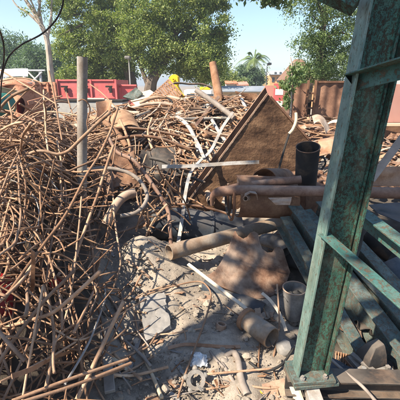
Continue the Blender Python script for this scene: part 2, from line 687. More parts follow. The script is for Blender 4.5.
# ------------------------------------------------------------------ trees
def leaves_mesh(name, lobes, nclump, per, size, clump_r, mat, parent, droop=.3, flat=.75, shell=.55):
    """lobes: (centre, (rx, ry, rz), weight)"""
    w = np.array([l[2] for l in lobes], float)
    w /= w.sum()
    pick = RNG.choice(len(lobes), nclump, p=w)
    C = np.zeros((nclump, 3))
    for k in range(nclump):
        c, r, _ = lobes[pick[k]]
        d = RNG.normal(size=3)
        d /= np.linalg.norm(d)
        q = shell + (1 - shell) * RNG.random()
        if RNG.random() < .25:
            q = RNG.random()
        C[k] = np.array(c) + d * q * np.array(r)
    cr = clump_r * RNG.uniform(.55, 1.35, nclump)
    n = nclump * per
    ci = np.repeat(np.arange(nclump), per)
    P = C[ci] + RNG.normal(size=(n, 3)) * (cr[ci] * .5)[:, None] * np.array([1, 1, flat])
    s = size * RNG.uniform(.6, 1.4, n)
    a = RNG.normal(size=(n, 3))
    a[:, 2] -= droop
    a /= np.linalg.norm(a, axis=1)[:, None]
    b = RNG.normal(size=(n, 3))
    b = np.cross(a, b)
    b /= np.linalg.norm(b, axis=1)[:, None] + 1e-9
    A = a * s[:, None]
    B = b * (s * .42)[:, None]
    V = np.stack([P - A, P + B, P + A, P - B], 1).reshape(-1, 3)
    F = np.arange(n * 4).reshape(n, 4)
    me = bpy.data.meshes.new(name)
    org = np.array(parent.location)
    me.vertices.add(n * 4)
    me.vertices.foreach_set("co", (V - org).astype(np.float32).ravel())
    me.loops.add(n * 4)
    me.loops.foreach_set("vertex_index", F.astype(np.int32).ravel())
    me.polygons.add(n)
    me.polygons.foreach_set("loop_start", np.arange(0, n * 4, 4, dtype=np.int32))
    me.update(calc_edges=True)
    me.materials.append(mat)
    o = bpy.data.objects.new(name, me)
    COL.objects.link(o)
    o.parent = parent
    return o, C


def tree(name, label, trunk, r0, lobes, nclump, per, size, clump_r, mat, bark, limbs=(), group=None, cat="tree", nl=9, **kw):
    base = Vector(trunk[0])
    t = thing(name, label, cat, base, group)
    mb = MB()
    p = smooth_path(trunk, 5)
    m = len(p)
    tube(mb, p, [r0 * (1.15 - .75 * i / (m - 1)) for i in range(m)], 9, dent=.1)
    build("trunk", mb, bark, t)
    o, C = leaves_mesh("crown", lobes, nclump, per, size, clump_r, mat, t, **kw)
    for l in limbs:
        mb = MB()
        q = smooth_path(l, 4)
        tube(mb, q, [r0 * (.5 - .38 * i / (len(q) - 1)) for i in range(len(q))], 7)
        build("limb", mb, bark, t)
    # boughs that carry the outer clumps
    top = Vector(p[-1])
    for k in range(nl):
        c = Vector(C[RNG.integers(len(C))])
        st = Vector(p[int(m * (.45 + .5 * RNG.random()))])
        mid = st.lerp(c, .5) + Vector((0, 0, U(-.1, .35)))
        q = smooth_path([st, mid, c], 4)
        mb = MB()
        tube(mb, q, [r0 * (.36 - .28 * i / (len(q) - 1)) for i in range(len(q))], 6)
        build("limb", mb, bark, t)
    return t


def lobe(px, py, Y, rx, rz, ry=None, w=1.0):
    """ellipsoid crown lobe: centre from a sight line at distance Y, radii in metres"""
    c = at(px, py, Y)
    return ((c.x, c.y, c.z), (rx, ry if ry else rx, rz), w)


def gz(p):
    p = Vector(p)
    p.z = 0
    return p


Y = 24
tree("mango_tree", "broad dark green tree above the pink truck bodies, behind the upright grey pole", 
     [gz(at(133, 90, Y)), at(131, 80, Y), at(124, 62, Y), at(112, 35, Y), at(104, 5, Y)], .34,
     [lobe(92, 18, Y, 2.5, 2.1, w=1.4), lobe(74, 50, Y, 1.6, 1.8), lobe(122, 40, Y - 1, 1.8, 1.7), lobe(100, 64, Y + .5, 2.3, 1.1),
      lobe(110, -25, Y, 2.6, 2.0, w=1.2), lobe(70, -8, Y, 1.3, 1.5, w=.5), lobe(128, 10, Y, 1.9, 1.6), lobe(85, 78, Y + 1, 2.2, .7, w=.6), lobe(122, 78, Y + 1.5, 1.6, .7, w=.5)],
     470, 190, .075, .46, M['leaf'], M['bark'])
Y = 21.5
tree("mango_tree", "largest leafy tree with yellowish tips, its dark trunk leaning right behind the yellow bracket",
     [gz(at(148, 95, Y)), at(151, 84, Y), at(157, 72, Y), at(168, 55, Y), at(176, 25, Y)], .36,
     [lobe(160, 15, Y, 2.3, 1.9, w=1.3), lobe(195, 35, Y, 2.1, 1.7, w=1.3), lobe(208, 60, Y - .4, 1.2, .9, w=.9), lobe(175, 58, Y + .5, 1.9, 1.0),
      lobe(185, -15, Y, 2.4, 2.0, w=1.2), lobe(144, 40, Y, 1.3, 1.6), lobe(212, 5, Y, 1.0, 1.2, w=.6), lobe(218, 42, Y, .75, .9, w=.5), lobe(196, 74, Y + .3, 1.2, .5, w=.5)],
     470, 190, .070, .44, M['leaf'], M['bark'],
     limbs=[[at(150, 90, Y), at(142, 70, Y), at(135, 50, Y)]])
Y = 20
tree("eucalyptus_tree", "thin pale-barked tree with a nearly bare forked top at left",
     [gz(at(53, 90, Y)), at(51, 75, Y), at(49, 55, Y), at(46, 36, Y), at(37, 17, Y), at(27, 2, Y), at(18, -14, Y)], .17,
     [lobe(30, -22, Y, 1.5, .9), lobe(55, -18, Y, 1.0, .8), lobe(58, 6, Y, .5, .5, w=.35), lobe(36, 12, Y, .8, .6, w=.15)],
     46, 70, .065, .40, M['leaf_light'], M['pale_bark'],
     limbs=[[at(47, 40, Y), at(51, 20, Y), at(52, 0, Y), at(57, -20, Y)], [at(42, 26, Y), at(28, 13, Y), at(17, 6, Y), at(9, -6, Y)],
            [at(38, 18, Y), at(40, 0, Y), at(36, -18, Y)]], nl=5)
Y = 36
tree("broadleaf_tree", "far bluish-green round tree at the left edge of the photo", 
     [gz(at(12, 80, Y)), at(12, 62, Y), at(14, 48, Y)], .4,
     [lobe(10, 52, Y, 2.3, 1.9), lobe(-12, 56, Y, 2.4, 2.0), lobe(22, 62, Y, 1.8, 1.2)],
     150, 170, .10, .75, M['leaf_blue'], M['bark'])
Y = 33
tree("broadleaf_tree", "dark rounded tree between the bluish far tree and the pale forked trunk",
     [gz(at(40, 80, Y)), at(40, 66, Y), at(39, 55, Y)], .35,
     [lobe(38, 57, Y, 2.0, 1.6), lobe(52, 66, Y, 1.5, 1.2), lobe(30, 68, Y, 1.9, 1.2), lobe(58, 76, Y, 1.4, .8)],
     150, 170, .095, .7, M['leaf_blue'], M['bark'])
Y = 13.5
tree("neem_tree", "loose drooping tree rising over the brown sheet gate, beside the green post",
     [gz(at(324, 100, Y)), at(323, 80, Y), at(319, 58, Y), at(323, 30, Y), at(330, -5, Y)], .15,
     [lobe(322, 56, Y, .85, .95, w=1.2), lobe(342, 70, Y, .9, .7, w=.9), lobe(309, 74, Y, .55, .42, w=.7), lobe(328, 22, Y, 1.0, .8, w=.9),
      lobe(312, -2, Y, 1.3, .45, w=.55), lobe(352, 25, Y, 1.0, 1.1), lobe(380, 50, Y, 1.3, 1.2), lobe(296, 6, Y - .4, .75, .35, w=.22), lobe(306, 44, Y, .5, .5, w=.35), lobe(345, -30, Y, 1.8, .9)],
     420, 110, .036, .28, M['leaf_right'], M['bark'], nl=12, droop=.8)
Y = 9.0
tree("slender_tree", "slim young tree with drooping leaves growing beside the red and white stripes",
     [gz(at(291, 118, Y)), at(291, 100, Y), at(291.5, 80, Y), at(292, 65, Y), at(290.5, 57, Y)], .025,
     [lobe(289, 84, Y, .24, .16), lobe(295, 78, Y, .2, .2), lobe(287, 98, Y, .10, .3, w=.6), lobe(300, 70, Y, .22, .2, w=.8)],
     40, 22, .05, .11, M['leaf_right'], M['pale_bark'], nl=4, droop=1.0)
Y = 11
tree("overhanging_tree", "leafy branch hanging into the blue sky at the top of the photo",
     [gz(at(420, 110, Y)), at(410, 40, Y), at(370, -60, Y), at(310, -55, Y), at(268, -22, Y)], .16,
     [lobe(262, -8, Y, .75, .22, w=1), lobe(240, -14, Y, .5, .22, w=.6), lobe(280, 0, Y, .45, .22, w=.5), lobe(300, -25, Y, 1.0, .4), lobe(395, -40, Y, 1.6, .9, w=1)],
     85, 34, .075, .22, M['leaf_right'], M['bark'], nl=6, droop=.6)
Y = 34
tree("bushy_tree", "pale green bushy tree below the palm and left of it",
     [gz(at(222, 92, Y)), at(222, 84, Y), at(224, 78, Y)], .2,
     [lobe(222, 77, Y, 1.3, .9), lobe(208, 80, Y, 1.2, .7), lobe(234, 82, Y, 1.0, .5)],
     80, 90, .10, .5, M['leaf_light'], M['bark'], nl=4)
Y = 40
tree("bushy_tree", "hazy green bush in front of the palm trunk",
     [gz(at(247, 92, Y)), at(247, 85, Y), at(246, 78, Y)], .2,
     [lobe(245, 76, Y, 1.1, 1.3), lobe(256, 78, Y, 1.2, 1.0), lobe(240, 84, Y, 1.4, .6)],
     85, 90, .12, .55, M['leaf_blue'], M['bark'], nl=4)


def palm(label, px, py, Y, rad):
    top = at(px, py, Y)
    b = gz(top)
    t = thing("palm_tree", label, "palm tree", b)
    mb = MB()
    p = smooth_path([b, b.lerp(top, .5) + Vector((.15, 0, 0)), top], 6)
    tube(mb, p, [.19 - .05 * i / (len(p) - 1) for i in range(len(p))], 8)
    build("trunk", mb, M['pale_bark'], t)
    for k in range(17):
        az = k * 2.399
        el = U(-.1, 1.35)
        L = rad * U(.8, 1.15)
        mid = []
        for j in range(9):
            s = j / 8
            mid.append(top + Vector((math.cos(az) * math.cos(el) * L * s, math.sin(az) * math.cos(el) * L * s,
                                     math.sin(el) * L * s - .95 * L * s * s * (1.15 - .45 * math.sin(el)))))
        mb = MB()
        tube(mb, mid, [.03 * (1 - .8 * j / 8) for j in range(9)], 4)
        T, N = frames(mid)
        for j in range(1, 9):
            for q in range(3):
                c = mid[j - 1].lerp(mid[j], q / 3)
                for sd in (-1, 1):
                    side = T[j].cross(N[j]) * sd
                    ln = L * .26 * (1 - abs(j / 8 - .45)) * U(.8, 1.1)
                    tip = c + side * ln * .8 + T[j] * ln * .5 + Vector((0, 0, -ln * .35))
                    w = T[j] * .045
                    mb.add([c - w, c + w, tip], [(0, 1, 2)])
        build("frond", mb, M['palm'], t, smooth=0)


palm("tall hazy coconut palm against the blue sky", 254, 61, 40, 2.8)

# an unseen tree added behind the camera on the sunny side to dapple the right-hand scrap
def shade_tree():
    c = Vector((1.20, 2.95, .60)) + SUN_TO * 6.5
    b = gz(c + Vector((-.6, -.9, 0)))
    tree("neem_tree", "unseen leafy tree added behind the camera to shade the steel frame",
         [b, b + Vector((.1, .1, 2)), b + Vector((.35, .5, c.z - 1.0)), c], .16,
         [((c.x, c.y, c.z), (1.15, 1.2, .7), 1.0), ((c.x + .75, c.y - .75, c.z + .3), (.95, .8, .6), .55)],
         SHADE_N, 40, .10, .33, M['leaf_right'], M['bark'], nl=8, droop=.3, shell=.2)


SHADE_N = 82
shade_tree()


# ------------------------------------------------------------------ things beyond the heap
def slab(mb, q, th):
    """q: four points of the front face, th: thickness away from the camera"""
    q = [Vector(p) for p in q]
    n = (q[1] - q[0]).cross(q[2] - q[0]).normalized()
    if n.y < 0:
        n = -n
    vs = q + [p + n * th for p in q]
    return mb.add(vs, [(0, 1, 2, 3), (7, 6, 5, 4), (0, 4, 5, 1), (1, 5, 6, 2), (2, 6, 7, 3), (3, 7, 4, 0)])


def rect(px0, py0, px1, py1, Y, Y2=None):
    Y2 = Y if Y2 is None else Y2
    return [at(px0, py0, Y), at(px1, py0, Y2), at(px1, py1, Y2), at(px0, py1, Y)]


def quadw(x0, x1, z0, z1, y0, y1=None):
    y1 = y0 if y1 is None else y1
    return [Vector((x0, y0, z1)), Vector((x1, y1, z1)), Vector((x1, y1, z0)), Vector((x0, y0, z0))]


def wx(px, Y, py=95):
    return at(px, py, Y).x


def wz(py, Y):
    return at(200, py, Y).z


# pink-red truck bodies
Y = 14
x0, x1 = wx(58, Y), wx(117, Y)
zt = wz(79.5, Y)
t = thing("truck_body", "long pink-red truck body with dark latches, behind the upright grey pole", "truck body", (x0, Y, 0))
mb = MB(); slab(mb, quadw(x0, x1, .75, zt, Y), .05); build("side_panel", mb, M['red_paint'], t, bevel=.008)
mb = MB(); slab(mb, quadw(x0 + .05, x1 - .05, .70, .86, Y + .06), 2.2); build("floor", mb, M['burnt'], t)
for px in (58.6, 92, 116.6):
    mb = MB(); box(mb, (wx(px, Y), Y - .03, (zt + .75) / 2), .07, .06, zt - .74); build("upright", mb, M['red_paint'], t, bevel=.006)
mb = MB(); box(mb, ((x0 + x1) / 2, Y - .02, zt - .03), x1 - x0 - .16, .045, .06); build("top_rail", mb, M['red_paint'], t, bevel=.006)
mb = MB(); box(mb, ((x0 + x1) / 2, Y - .02, 1.12), x1 - x0 - .16, .04, .045); build("rail", mb, M['red_paint'], t, bevel=.006)
for px in (66, 86, 110):
    mb = MB()
    c = Vector((wx(px, Y), Y - .07, wz(89, Y)))
    box(mb, c + Vector((0, 0, .09)), .26, .05, .06)
    la = build("latch", mb, M['dark'], t, bevel=.008)
    mb = MB(); box(mb, c + Vector((.06, -.01, -.04)), .10, .07, .20); build("latch_bar", mb, M['dark'], la, bevel=.008)
mb = MB(); slab(mb, quadw(x1, x1 + .04, .75, zt, Y, Y + 2.2), .04)
build("end_panel", mb, M['red_paint'], t)
x2, x3 = wx(117.8, Y), wx(136, Y)
t = thing("truck_body", "shorter pink-red truck body to the right of the long one", "truck body", (x2, Y, 0))
mb = MB(); slab(mb, quadw(x2, x3, .7, wz(84.5, Y), Y + .25), .05); build("side_panel", mb, M['red_paint'], t, bevel=.008)
mb = MB(); slab(mb, quadw(x2, x3, .66, .80, Y + .31), 1.6); build("floor", mb, M['burnt'], t)
mb = MB(); box(mb, ((x2 + x3) / 2, Y + .22, wz(84.5, Y) - .03), x3 - x2, .06, .06); build("top_rail", mb, M['red_paint'], t, bevel=.006)
for k in range(2):
    mb = MB(); box(mb, (x2 + .05 + k * (x3 - x2 - .1), Y + .22, 1.1), .06, .05, .8); build("upright", mb, M['red_paint'], t)

# pale concrete loading wall in front of them
Y = 11
x0, x1 = wx(56, Y), wx(124, Y)
t = thing("loading_wall", "pale grey low wall with a dark top edge in front of the pink truck bodies", "low wall", (x0, Y, 0))
zt = wz(101.5, Y)
mb = MB(); slab(mb, quadw(x0, x1, 0, zt, Y, Y - .3), .5); build("wall", mb, M['grey_conc'], t, bevel=.01)
mb = MB(); slab(mb, quadw(x0 - .02, x1 + .02, zt + .002, zt + .06, Y - .03, Y - .33), .56); build("coping", mb, M['dark'], t, bevel=.01)
o = build("cream_board", slab(MB(), [at(84, 98, 11.3), at(104, 98, 11.3), at(106, 102, 11.1), at(82, 102, 11.1)], .04), M['cream'])
tag(o, "flat cream board lying on top of the low grey wall", "board")

# orange slatted body
Y = 13
x0, x1 = wx(34, Y), wx(57.5, Y)
zt, zb = wz(82, Y), wz(107, Y)
t = thing("slatted_truck_body", "orange slatted truck body left of the pink ones", "truck body", (x0, Y, 0))
mb = MB(); slab(mb, quadw(x0, x1, zb, zt, Y + .05), .04); build("back_board", mb, M['orange_paint'], t)
for k in range(6):
    z = zb + .1 + (zt - zb - .16) * k / 5
    mb = MB(); box(mb, ((x0 + x1) / 2, Y, z), x1 - x0, .06, .07); build("slat", mb, M['orange_paint'], t, bevel=.006)
for k in range(4):
    mb = MB(); box(mb, (x0 + .04 + (x1 - x0 - .08) * k / 3, Y - .05, (zt + zb) / 2), .07, .06, zt - zb); build("upright", mb, M['orange_paint'], t, bevel=.006)
mb = MB(); box(mb, ((x0 + x1) / 2, Y + .5, zb - .07), x1 - x0, 1.1, .12); build("chassis", mb, M['dark'], t)
for k in range(2):
    mb = MB(); c = Vector((x0 + .3 + k * .6, Y + .2, .28)); tube(mb, [c, c + Vector((0, .25, 0))], .28, 16, wall=.16); build("wheel", mb, M['rubber'], t)

# white frame and awning
Y = 15
t = thing("tube_scaffold", "white tubular frame with a crossed brace above the orange slats", "frame", (wx(35, Y), Y, 0))
for px in (27, 43):
    mb = MB(); tube(mb, [Vector((wx(px, Y), Y, 0)), Vector((wx(px, Y), Y, wz(70, Y)))], .055, 8); build("post", mb, M['white_paint'], t)
for a, b in (((25, 70.5), (45, 70.5)), ((28, 72), (42, 86)), ((28, 86), (42, 72)), ((28, 87), (43, 87))):
    mb = MB(); tube(mb, [at(*a, Y - .06), at(*b, Y - .06)], .035, 7); build("brace", mb, M['white_paint'], t)
o = build("awning", sheet(MB(), lambda u, v: at(-25 + 53 * u, 69 + 7.5 * v, 13.5 - 1.2 * v) + Vector((0, 0, .012 * math.sin(u * 9))), 20, 6, .02), M['white_paint'])
tag(o, "white sheet awning above the orange cab at the left edge", "awning")
# wrecked orange cab with a round hole
Y = 9
t = thing("wrecked_cab", "orange wrecked truck cab with a grey window and a round maroon hole", "truck cab", (wx(14, Y), Y, 0))


def cab_face(u, v):
    return None


mb = MB()
# front sheet with an oval hole: ring of quads between the hole and the outline
hc = (20.5, 106.0)
out = [(2, 84), (12, 80), (22, 81), (33, 86), (36, 100), (39, 121), (22, 122), (4, 122), (0, 104)]
ring = []
nn = 36
for k in range(nn):
    a = 2 * math.pi * k / nn
    hx, hy = hc[0] + 4.6 * math.cos(a), hc[1] + 8.6 * math.sin(a)
    # outline intersection
    best = None
    d = (math.cos(a), math.sin(a) * 1.3)
    for i in range(len(out)):
        p, q = out[i], out[(i + 1) % len(out)]
        ex, ey = q[0] - p[0], q[1] - p[1]
        den = d[0] * ey - d[1] * ex
        if abs(den) < 1e-9:
            continue
        s = ((p[0] - hc[0]) * ey - (p[1] - hc[1]) * ex) / den
        w = ((p[0] - hc[0]) * d[1] - (p[1] - hc[1]) * d[0]) / den
        if s > 0 and -1e-6 <= w <= 1 + 1e-6 and (best is None or s < best):
            best = s
    ring.append(((hx, hy), (hc[0] + d[0] * best, hc[1] + d[1] * best)))
vs = []
for dy in (0, .05):
    for h_, o_ in ring:
        vs.append(at(*h_, Y) + Vector((0, dy, 0)))
        vs.append(at(*o_, Y) + Vector((0, dy + .25 * (abs(o_[0] - 18) / 18) ** 2, 0)))
fs = []
for k in range(nn):
    a, b = 2 * k, 2 * ((k + 1) % nn)
    o2 = 2 * nn
    fs += [(a, a + 1, b + 1, b), (a + o2, b + o2, b + 1 + o2, a + 1 + o2), (a, b, b + o2, a + o2), (a + 1, a + 1 + o2, b + 1 + o2, b + 1)]
mb.add(vs, fs)
build("body", mb, M['orange_paint'], t, smooth=40)
mb = MB()
c = at(20.5, 106, Y + .06)
nn = 24
vs, fs = [], []
for dy, s in ((0, 1.0), (.5, .97)):
    for k in range(nn):
        a = 2 * math.pi * k / nn
        q = at(20.5 + 4.7 * s * math.cos(a), 106 + 8.7 * s * math.sin(a), Y + .06)
        vs.append(q + Vector((0, dy, 0)))
for k in range(nn):
    fs.append((k, (k + 1) % nn, nn + (k + 1) % nn, nn + k))
fs.append(tuple(range(nn, 2 * nn)))
mb.add(vs, fs)
build("hole_lining", mb, M['deep_red'], t)
mb = MB(); slab(mb, rect(21.5, 82.5, 32.5, 98, Y + .3, Y + .5), .05); w_ = build("window_frame", mb, M['grey_conc'], t, bevel=.01)
mb = MB(); slab(mb, rect(23.5, 84.5, 31, 96, Y + .27, Y + .44), .02); build("pane", mb, M['window'], w_)
mb = MB(); sheet(mb, lambda u, v: at(-6 + 40 * u, 78 + 6 * v, Y + 1.0 - 1.0 * v) + Vector((0, 0, -.12 * (2 * u - 1) ** 2)), 14, 6, .03); build("roof", mb, M['orange_paint'], t)
mb = MB(); slab(mb, rect(-8, 83, 3, 122, Y + .1), .9); build("side_panel", mb, M['pinkbrown'], t)
# teal tank
mb = MB()
a, b = at(-16, 107, 7.6), at(9, 104, 8.3)
tube(mb, [a, a.lerp(b, .04), a.lerp(b, .9), a.lerp(b, .97), b], [.20, .255, .255, .22, .12], 26)
o = build("teal_tank", mb, M['teal_tank'])
tag(o, "dark teal cylindrical tank lying in front of the orange cab", "tank")
o = build("orange_beam", prism(MB(), prof_rect(.07, .09), at(28, 103, 8.5), at(43, 99, 8.7)), M['orange_paint'], bevel=.005)
tag(o, "straight orange beam reaching from the orange cab towards the slats", "beam")
o = build("white_channel", prism(MB(), prof_L(.12, .10, .015), at(-12, 84, 8.2), at(24, 92, 8.6)), M['cream'], bevel=.003)
tag(o, "pale angle rail leaning across the orange cab", "rail")

# long low sheds, houses and the pyramid roof
Y = 20
t = thing("long_shed", "long low shed with a grey sheet roof under the palm", "shed", (wx(245, Y), Y, 0))
x0, x1 = wx(219, Y), wx(271, Y)
mb = MB(); slab(mb, quadw(x0, x1, 0, wz(91, Y), Y), 2.6); build("wall", mb, M['cream'], t)
mb = MB(); slab(mb, [Vector((x0 - .2, Y + 1.2, wz(86, Y + 1.2))), Vector((x1 + .2, Y + 1.2, wz(86, Y + 1.2))), Vector((x1 + .2, Y - .3, wz(91, Y - .3))), Vector((x0 - .2, Y - .3, wz(91, Y - .3)))], .06); build("roof", mb, M['roof_grey'], t)
Y = 32
for px0, px1, py0, mat, lab in ((226, 236, 80.5, 'orange_paint', "small orange-red house between the pale bushes under the palm"), (237, 247, 82, 'pinkbrown', "small brown-pink house behind the long grey shed roof")):
    t = thing("house", lab, "house", (wx(px0, Y), Y, 0))
    mb = MB(); slab(mb, quadw(wx(px0, Y), wx(px1, Y), 0, wz(py0 + 2.5, Y), Y), 3); build("wall", mb, M['far_white'], t)
    mb = MB(); slab(mb, [Vector((wx(px0 - 1, Y), Y + 1.5, wz(py0 - 1, Y))), Vector((wx(px1 + 1, Y), Y + 1.5, wz(py0 - 1, Y))), Vector((wx(px1 + 1, Y), Y - .3, wz(py0 + 2.5, Y))), Vector((wx(px0 - 1, Y), Y - .3, wz(py0 + 2.5, Y)))], .1); build("roof", mb, M[mat], t)
    for k in range(2):
        mb = MB(); slab(mb, quadw(wx(px0 + 2 + 4 * k, Y), wx(px0 + 4 + 4 * k, Y), .5, 1.4, Y - .04), .03); build("window", mb, M['window'], t)
Y = 46
t = thing("house", "ochre and white house far behind the street lamp", "house", (wx(275, Y), Y, 0))
mb = MB(); slab(mb, quadw(wx(269, Y), wx(286, Y), 0, wz(75, Y), Y), 5); build("lower_storey", mb, M['far_orange'], t)
mb = MB(); slab(mb, quadw(wx(272, Y), wx(283, Y), wz(75, Y) + .005, wz(70.5, Y), Y + .6), 4); build("upper_storey", mb, M['far_white'], t)
mb = MB(); slab(mb, quadw(wx(268, Y), wx(287, Y), wz(75, Y) + .01, wz(74.3, Y), Y - .4), .9); build("ledge", mb, M['roof_grey'], t)
for k in range(3):
    mb = MB(); slab(mb, quadw(wx(271 + 5 * k, Y), wx(273.5 + 5 * k, Y), wz(82, Y), wz(77.5, Y), Y - .05), .04); build("window", mb, M['window'], t)
for k in range(2):
    mb = MB(); slab(mb, quadw(wx(274 + 5 * k, Y), wx(276 + 5 * k, Y), wz(73.8, Y), wz(71.8, Y), Y + .55), .04); build("window", mb, M['window'], t)
Y = 27
t = thing("temple_roof", "brown pyramid-roofed building with a small flag on top", "building", (wx(300, Y), Y, 0))
xl, xr = wx(283, Y), wx(318, Y)
zb, za = wz(80, Y), wz(58, Y)
cx = wx(300, Y)
hw = (xr - xl) / 2
mb = MB()
mb.add([(cx - hw, Y, zb), (cx + hw, Y, zb), (cx + hw, Y + 2 * hw, zb), (cx - hw, Y + 2 * hw, zb), (cx - .25, Y + hw - .25, za), (cx + .25, Y + hw - .25, za), (cx + .25, Y + hw + .25, za), (cx - .25, Y + hw + .25, za)],
       [(0, 1, 5, 4), (1, 2, 6, 5), (2, 3, 7, 6), (3, 0, 4, 7), (4, 5, 6, 7), (3, 2, 1, 0)])
build("roof", mb, M['roof_brown'], t, smooth=0)
mb = MB(); slab(mb, quadw(cx - hw + .2, cx + hw - .2, 0, zb - .003, Y + .2), 2 * hw - .4); build("wall", mb, M['far_orange'], t)
fp = Vector((cx, Y + hw, za))
mb = MB(); tube(mb, [fp - Vector((0, 0, .1)), fp + Vector((0, 0, .95))], .025, 6); build("flagpole", mb, M['dark'], t)
mb = MB(); sheet(mb, lambda u, v: fp + Vector((.03 + .42 * u, .05 * math.sin(u * 6), .92 - .24 * v - .06 * u)), 8, 3, .008); build("flag", mb, M['navy'], t)

# street lamps
def lamp(label, px, py0, Y, head, w):
    b = gz(at(px, 90, Y))
    top = at(px, py0, Y)
    b.x = top.x
    t = thing("street_lamp", label, "street lamp", b)
    mb = MB(); tube(mb, [b, top], [w, w * .7], 8); build("pole", mb, M['grey_conc'], t)
    mb = MB(); tube(mb, smooth_path([top, top + Vector((.0, 0, .12)), top + Vector((.05, -.1, .2)), top + Vector((.05, -.3, .22))], 3), w * .6, 6); build("arm", mb, M['grey_steel'], t)
    mb = MB(); box(mb, top + Vector((.05, -.45, .22)), head, .45, .14); build("lamp_head", mb, M['far_white'] if head > .4 else M['grey_steel'], t, bevel=.03)


lamp("slim lamp post with a pale head in front of the dark mango trees", 129, 63, 19, .26, .045)
lamp("thin lamp post with a dark head standing right of the palm", 267, 68, 24, .22, .032)
# red and white striped board
Y = 10
t = thing("striped_board", "upright board painted in red and white bands beside the brown gate", "board", (wx(278, Y), Y, 0))
mb = MB(); slab(mb, quadw(wx(273.5, Y), wx(283.5, Y), 0, wz(83.5, Y), Y), .06); build("panel", mb, M['red_paint'], t)
for a, b in ((89, 95), (101, 107.5)):
    mb = MB(); slab(mb, quadw(wx(275, Y), wx(283, Y), wz(b, Y), wz(a, Y), Y - .006), .004); build("band", mb, M['white_paint'], t)
o = build("pink_board", slab(MB(), quadw(wx(264.5, 10.4), wx(274, 10.4), 0, wz(85.5, 10.4), 10.4), .05), M['pinkbrown'])
tag(o, "faded pink-brown board left of the red and white striped one", "board")

# brown sheet gate
Y = 9.6
gx = [wx(q, Y) for q in (284, 290.5, 306, 315, 352)]
zt = [wz(q, Y) for q in (86, 86, 83.5, 83, 81)]
t = thing("sheet_gate", "brown rusted sheet metal gate with a dark ladder-like gap", "gate", (gx[0], Y, 0))
mb = MB(); box(mb, ((gx[0] + gx[1]) / 2, Y, zt[0] / 2), gx[1] - gx[0], .12, zt[0]); build("post", mb, M['rust_red'], t, bevel=.01)


def corr(x0, x1, z1):
    return lambda u, v: Vector((x0 + (x1 - x0) * u, Y + .02 * math.sin(u * (x1 - x0) * 22) + .03 * mnoise.noise(Vector((u * 3, v * 3, x0))), z1 * (1 - v)))


mb = MB(); sheet(mb, corr(gx[1], gx[2], zt[2]), 36, 8, .012); build("panel", mb, M['gate'], t)
mb = MB(); sheet(mb, corr(gx[3], gx[4], zt[4]), 60, 8, .012); build("panel", mb, M['gate'], t)
for px in (306.8, 314.2):
    mb = MB(); box(mb, (wx(px, Y), Y - .05, zt[2] / 2 + .04), .055, .07, zt[2] + .08); build("stile", mb, M['rust'], t, bevel=.006)
for k in range(7):
    mb = MB(); box(mb, ((gx[2] + gx[3]) / 2, Y - .03, .25 + k * .19), gx[3] - gx[2] - .02, .05, .045); build("rung", mb, M['rust'], t, bevel=.005)
mb = MB(); slab(mb, quadw(gx[2], gx[3], 0, zt[3], Y + .25), .05); build("back_sheet", mb, M['burnt'], t)
mb = MB(); box(mb, ((gx[3] + gx[4]) / 2, Y - .03, zt[4] - .02), gx[4] - gx[3], .05, .05); build("top_rail", mb, M['rust'], t)

# truck body at the right edge
Y = 7.5
t = thing("truck_body", "faded brownish-pink truck body at the right edge behind the green frame", "truck body", (wx(400, Y), Y, 0))
x0, x1 = wx(378, Y), wx(440, Y)
mb = MB(); slab(mb, quadw(x0, x1, wz(123, Y), wz(84, Y), Y, Y + .2), .05); build("side_panel", mb, M['pinkbrown'], t, bevel=.006)
mb = MB(); box(mb, ((x0 + x1) / 2, Y - .03, wz(124.5, Y)), x1 - x0, .08, .06); build("lower_rail", mb, M['cream'], t, bevel=.006)
mb = MB(); slab(mb, quadw(x0, x1, wz(138, Y), wz(126, Y), Y + .05, Y + .2), .9); build("chassis", mb, M['rust'], t)
mb = MB(); slab(mb, quadw(x0, x1, wz(84, Y) + .004, wz(79, Y), Y + .5, Y + .7), .06); build("roof_edge", mb, M['white_paint'], t)
for k in range(2):
    c = Vector((x0 + .3 + k * .7, Y + .3, .30)); mb = MB(); tube(mb, [c, c + Vector((0, .25, 0))], .30, 18, wall=.17); build("wheel", mb, M['rubber'], t)

# yellow and white truck half hidden by the heap
Y = 12.5
t = thing("parked_truck", "small white truck with yellow trim, mostly hidden behind the scrap heap", "truck", (wx(198, Y), Y, 0))
x0, x1 = wx(184, Y), wx(212, Y)
mb = MB(); slab(mb, quadw(x0, x1, .5, wz(90, Y), Y), 2.2); build("body", mb, M['far_white'], t, bevel=.03)
mb = MB(); slab(mb, quadw(x1 - .42, x1 - .06, wz(90, Y) + .004, wz(87, Y), Y + .02), .5); build("roof_board", mb, M['yellow'], t, bevel=.01)
for k in range(3):
    mb = MB(); slab(mb, quadw(x0 + .1 + .33 * k, x0 + .36 + .33 * k, .95, 1.3, Y - .03), .02); build("window", mb, M['window'], t)
for k in range(2):
    c = Vector((x0 + .25 + k * .55, Y - .01, .3)); mb = MB(); tube(mb, [c, c + Vector((0, .2, 0))], .28, 18, wall=.15); build("wheel", mb, M['rubber'], t)

# faint haze over the yard
me = bpy.data.meshes.new("haze")
mb = MB(); box(mb, (0, 500, 11), 2400, 2400, 30)
me.from_pydata(mb.v, [], mb.f)
hm = bpy.data.materials.new("haze_air"); hm.use_nodes = True
ht = hm.node_tree
ht.nodes.remove(ht.nodes["Principled BSDF"])
pv = ht.nodes.new("ShaderNodeVolumePrincipled")
pv.inputs["Color"].default_value = (.80, .88, .96, 1)
pv.inputs["Density"].default_value = HAZE
pv.inputs["Anisotropy"].default_value = .3
ht.links.new(pv.outputs[0], ht.nodes["Material Output"].inputs["Volume"])
me.materials.append(hm)
o = bpy.data.objects.new("haze", me)
COL.objects.link(o)
tag(o, "thin pale haze in the air over the yard", "haze", kind="stuff")

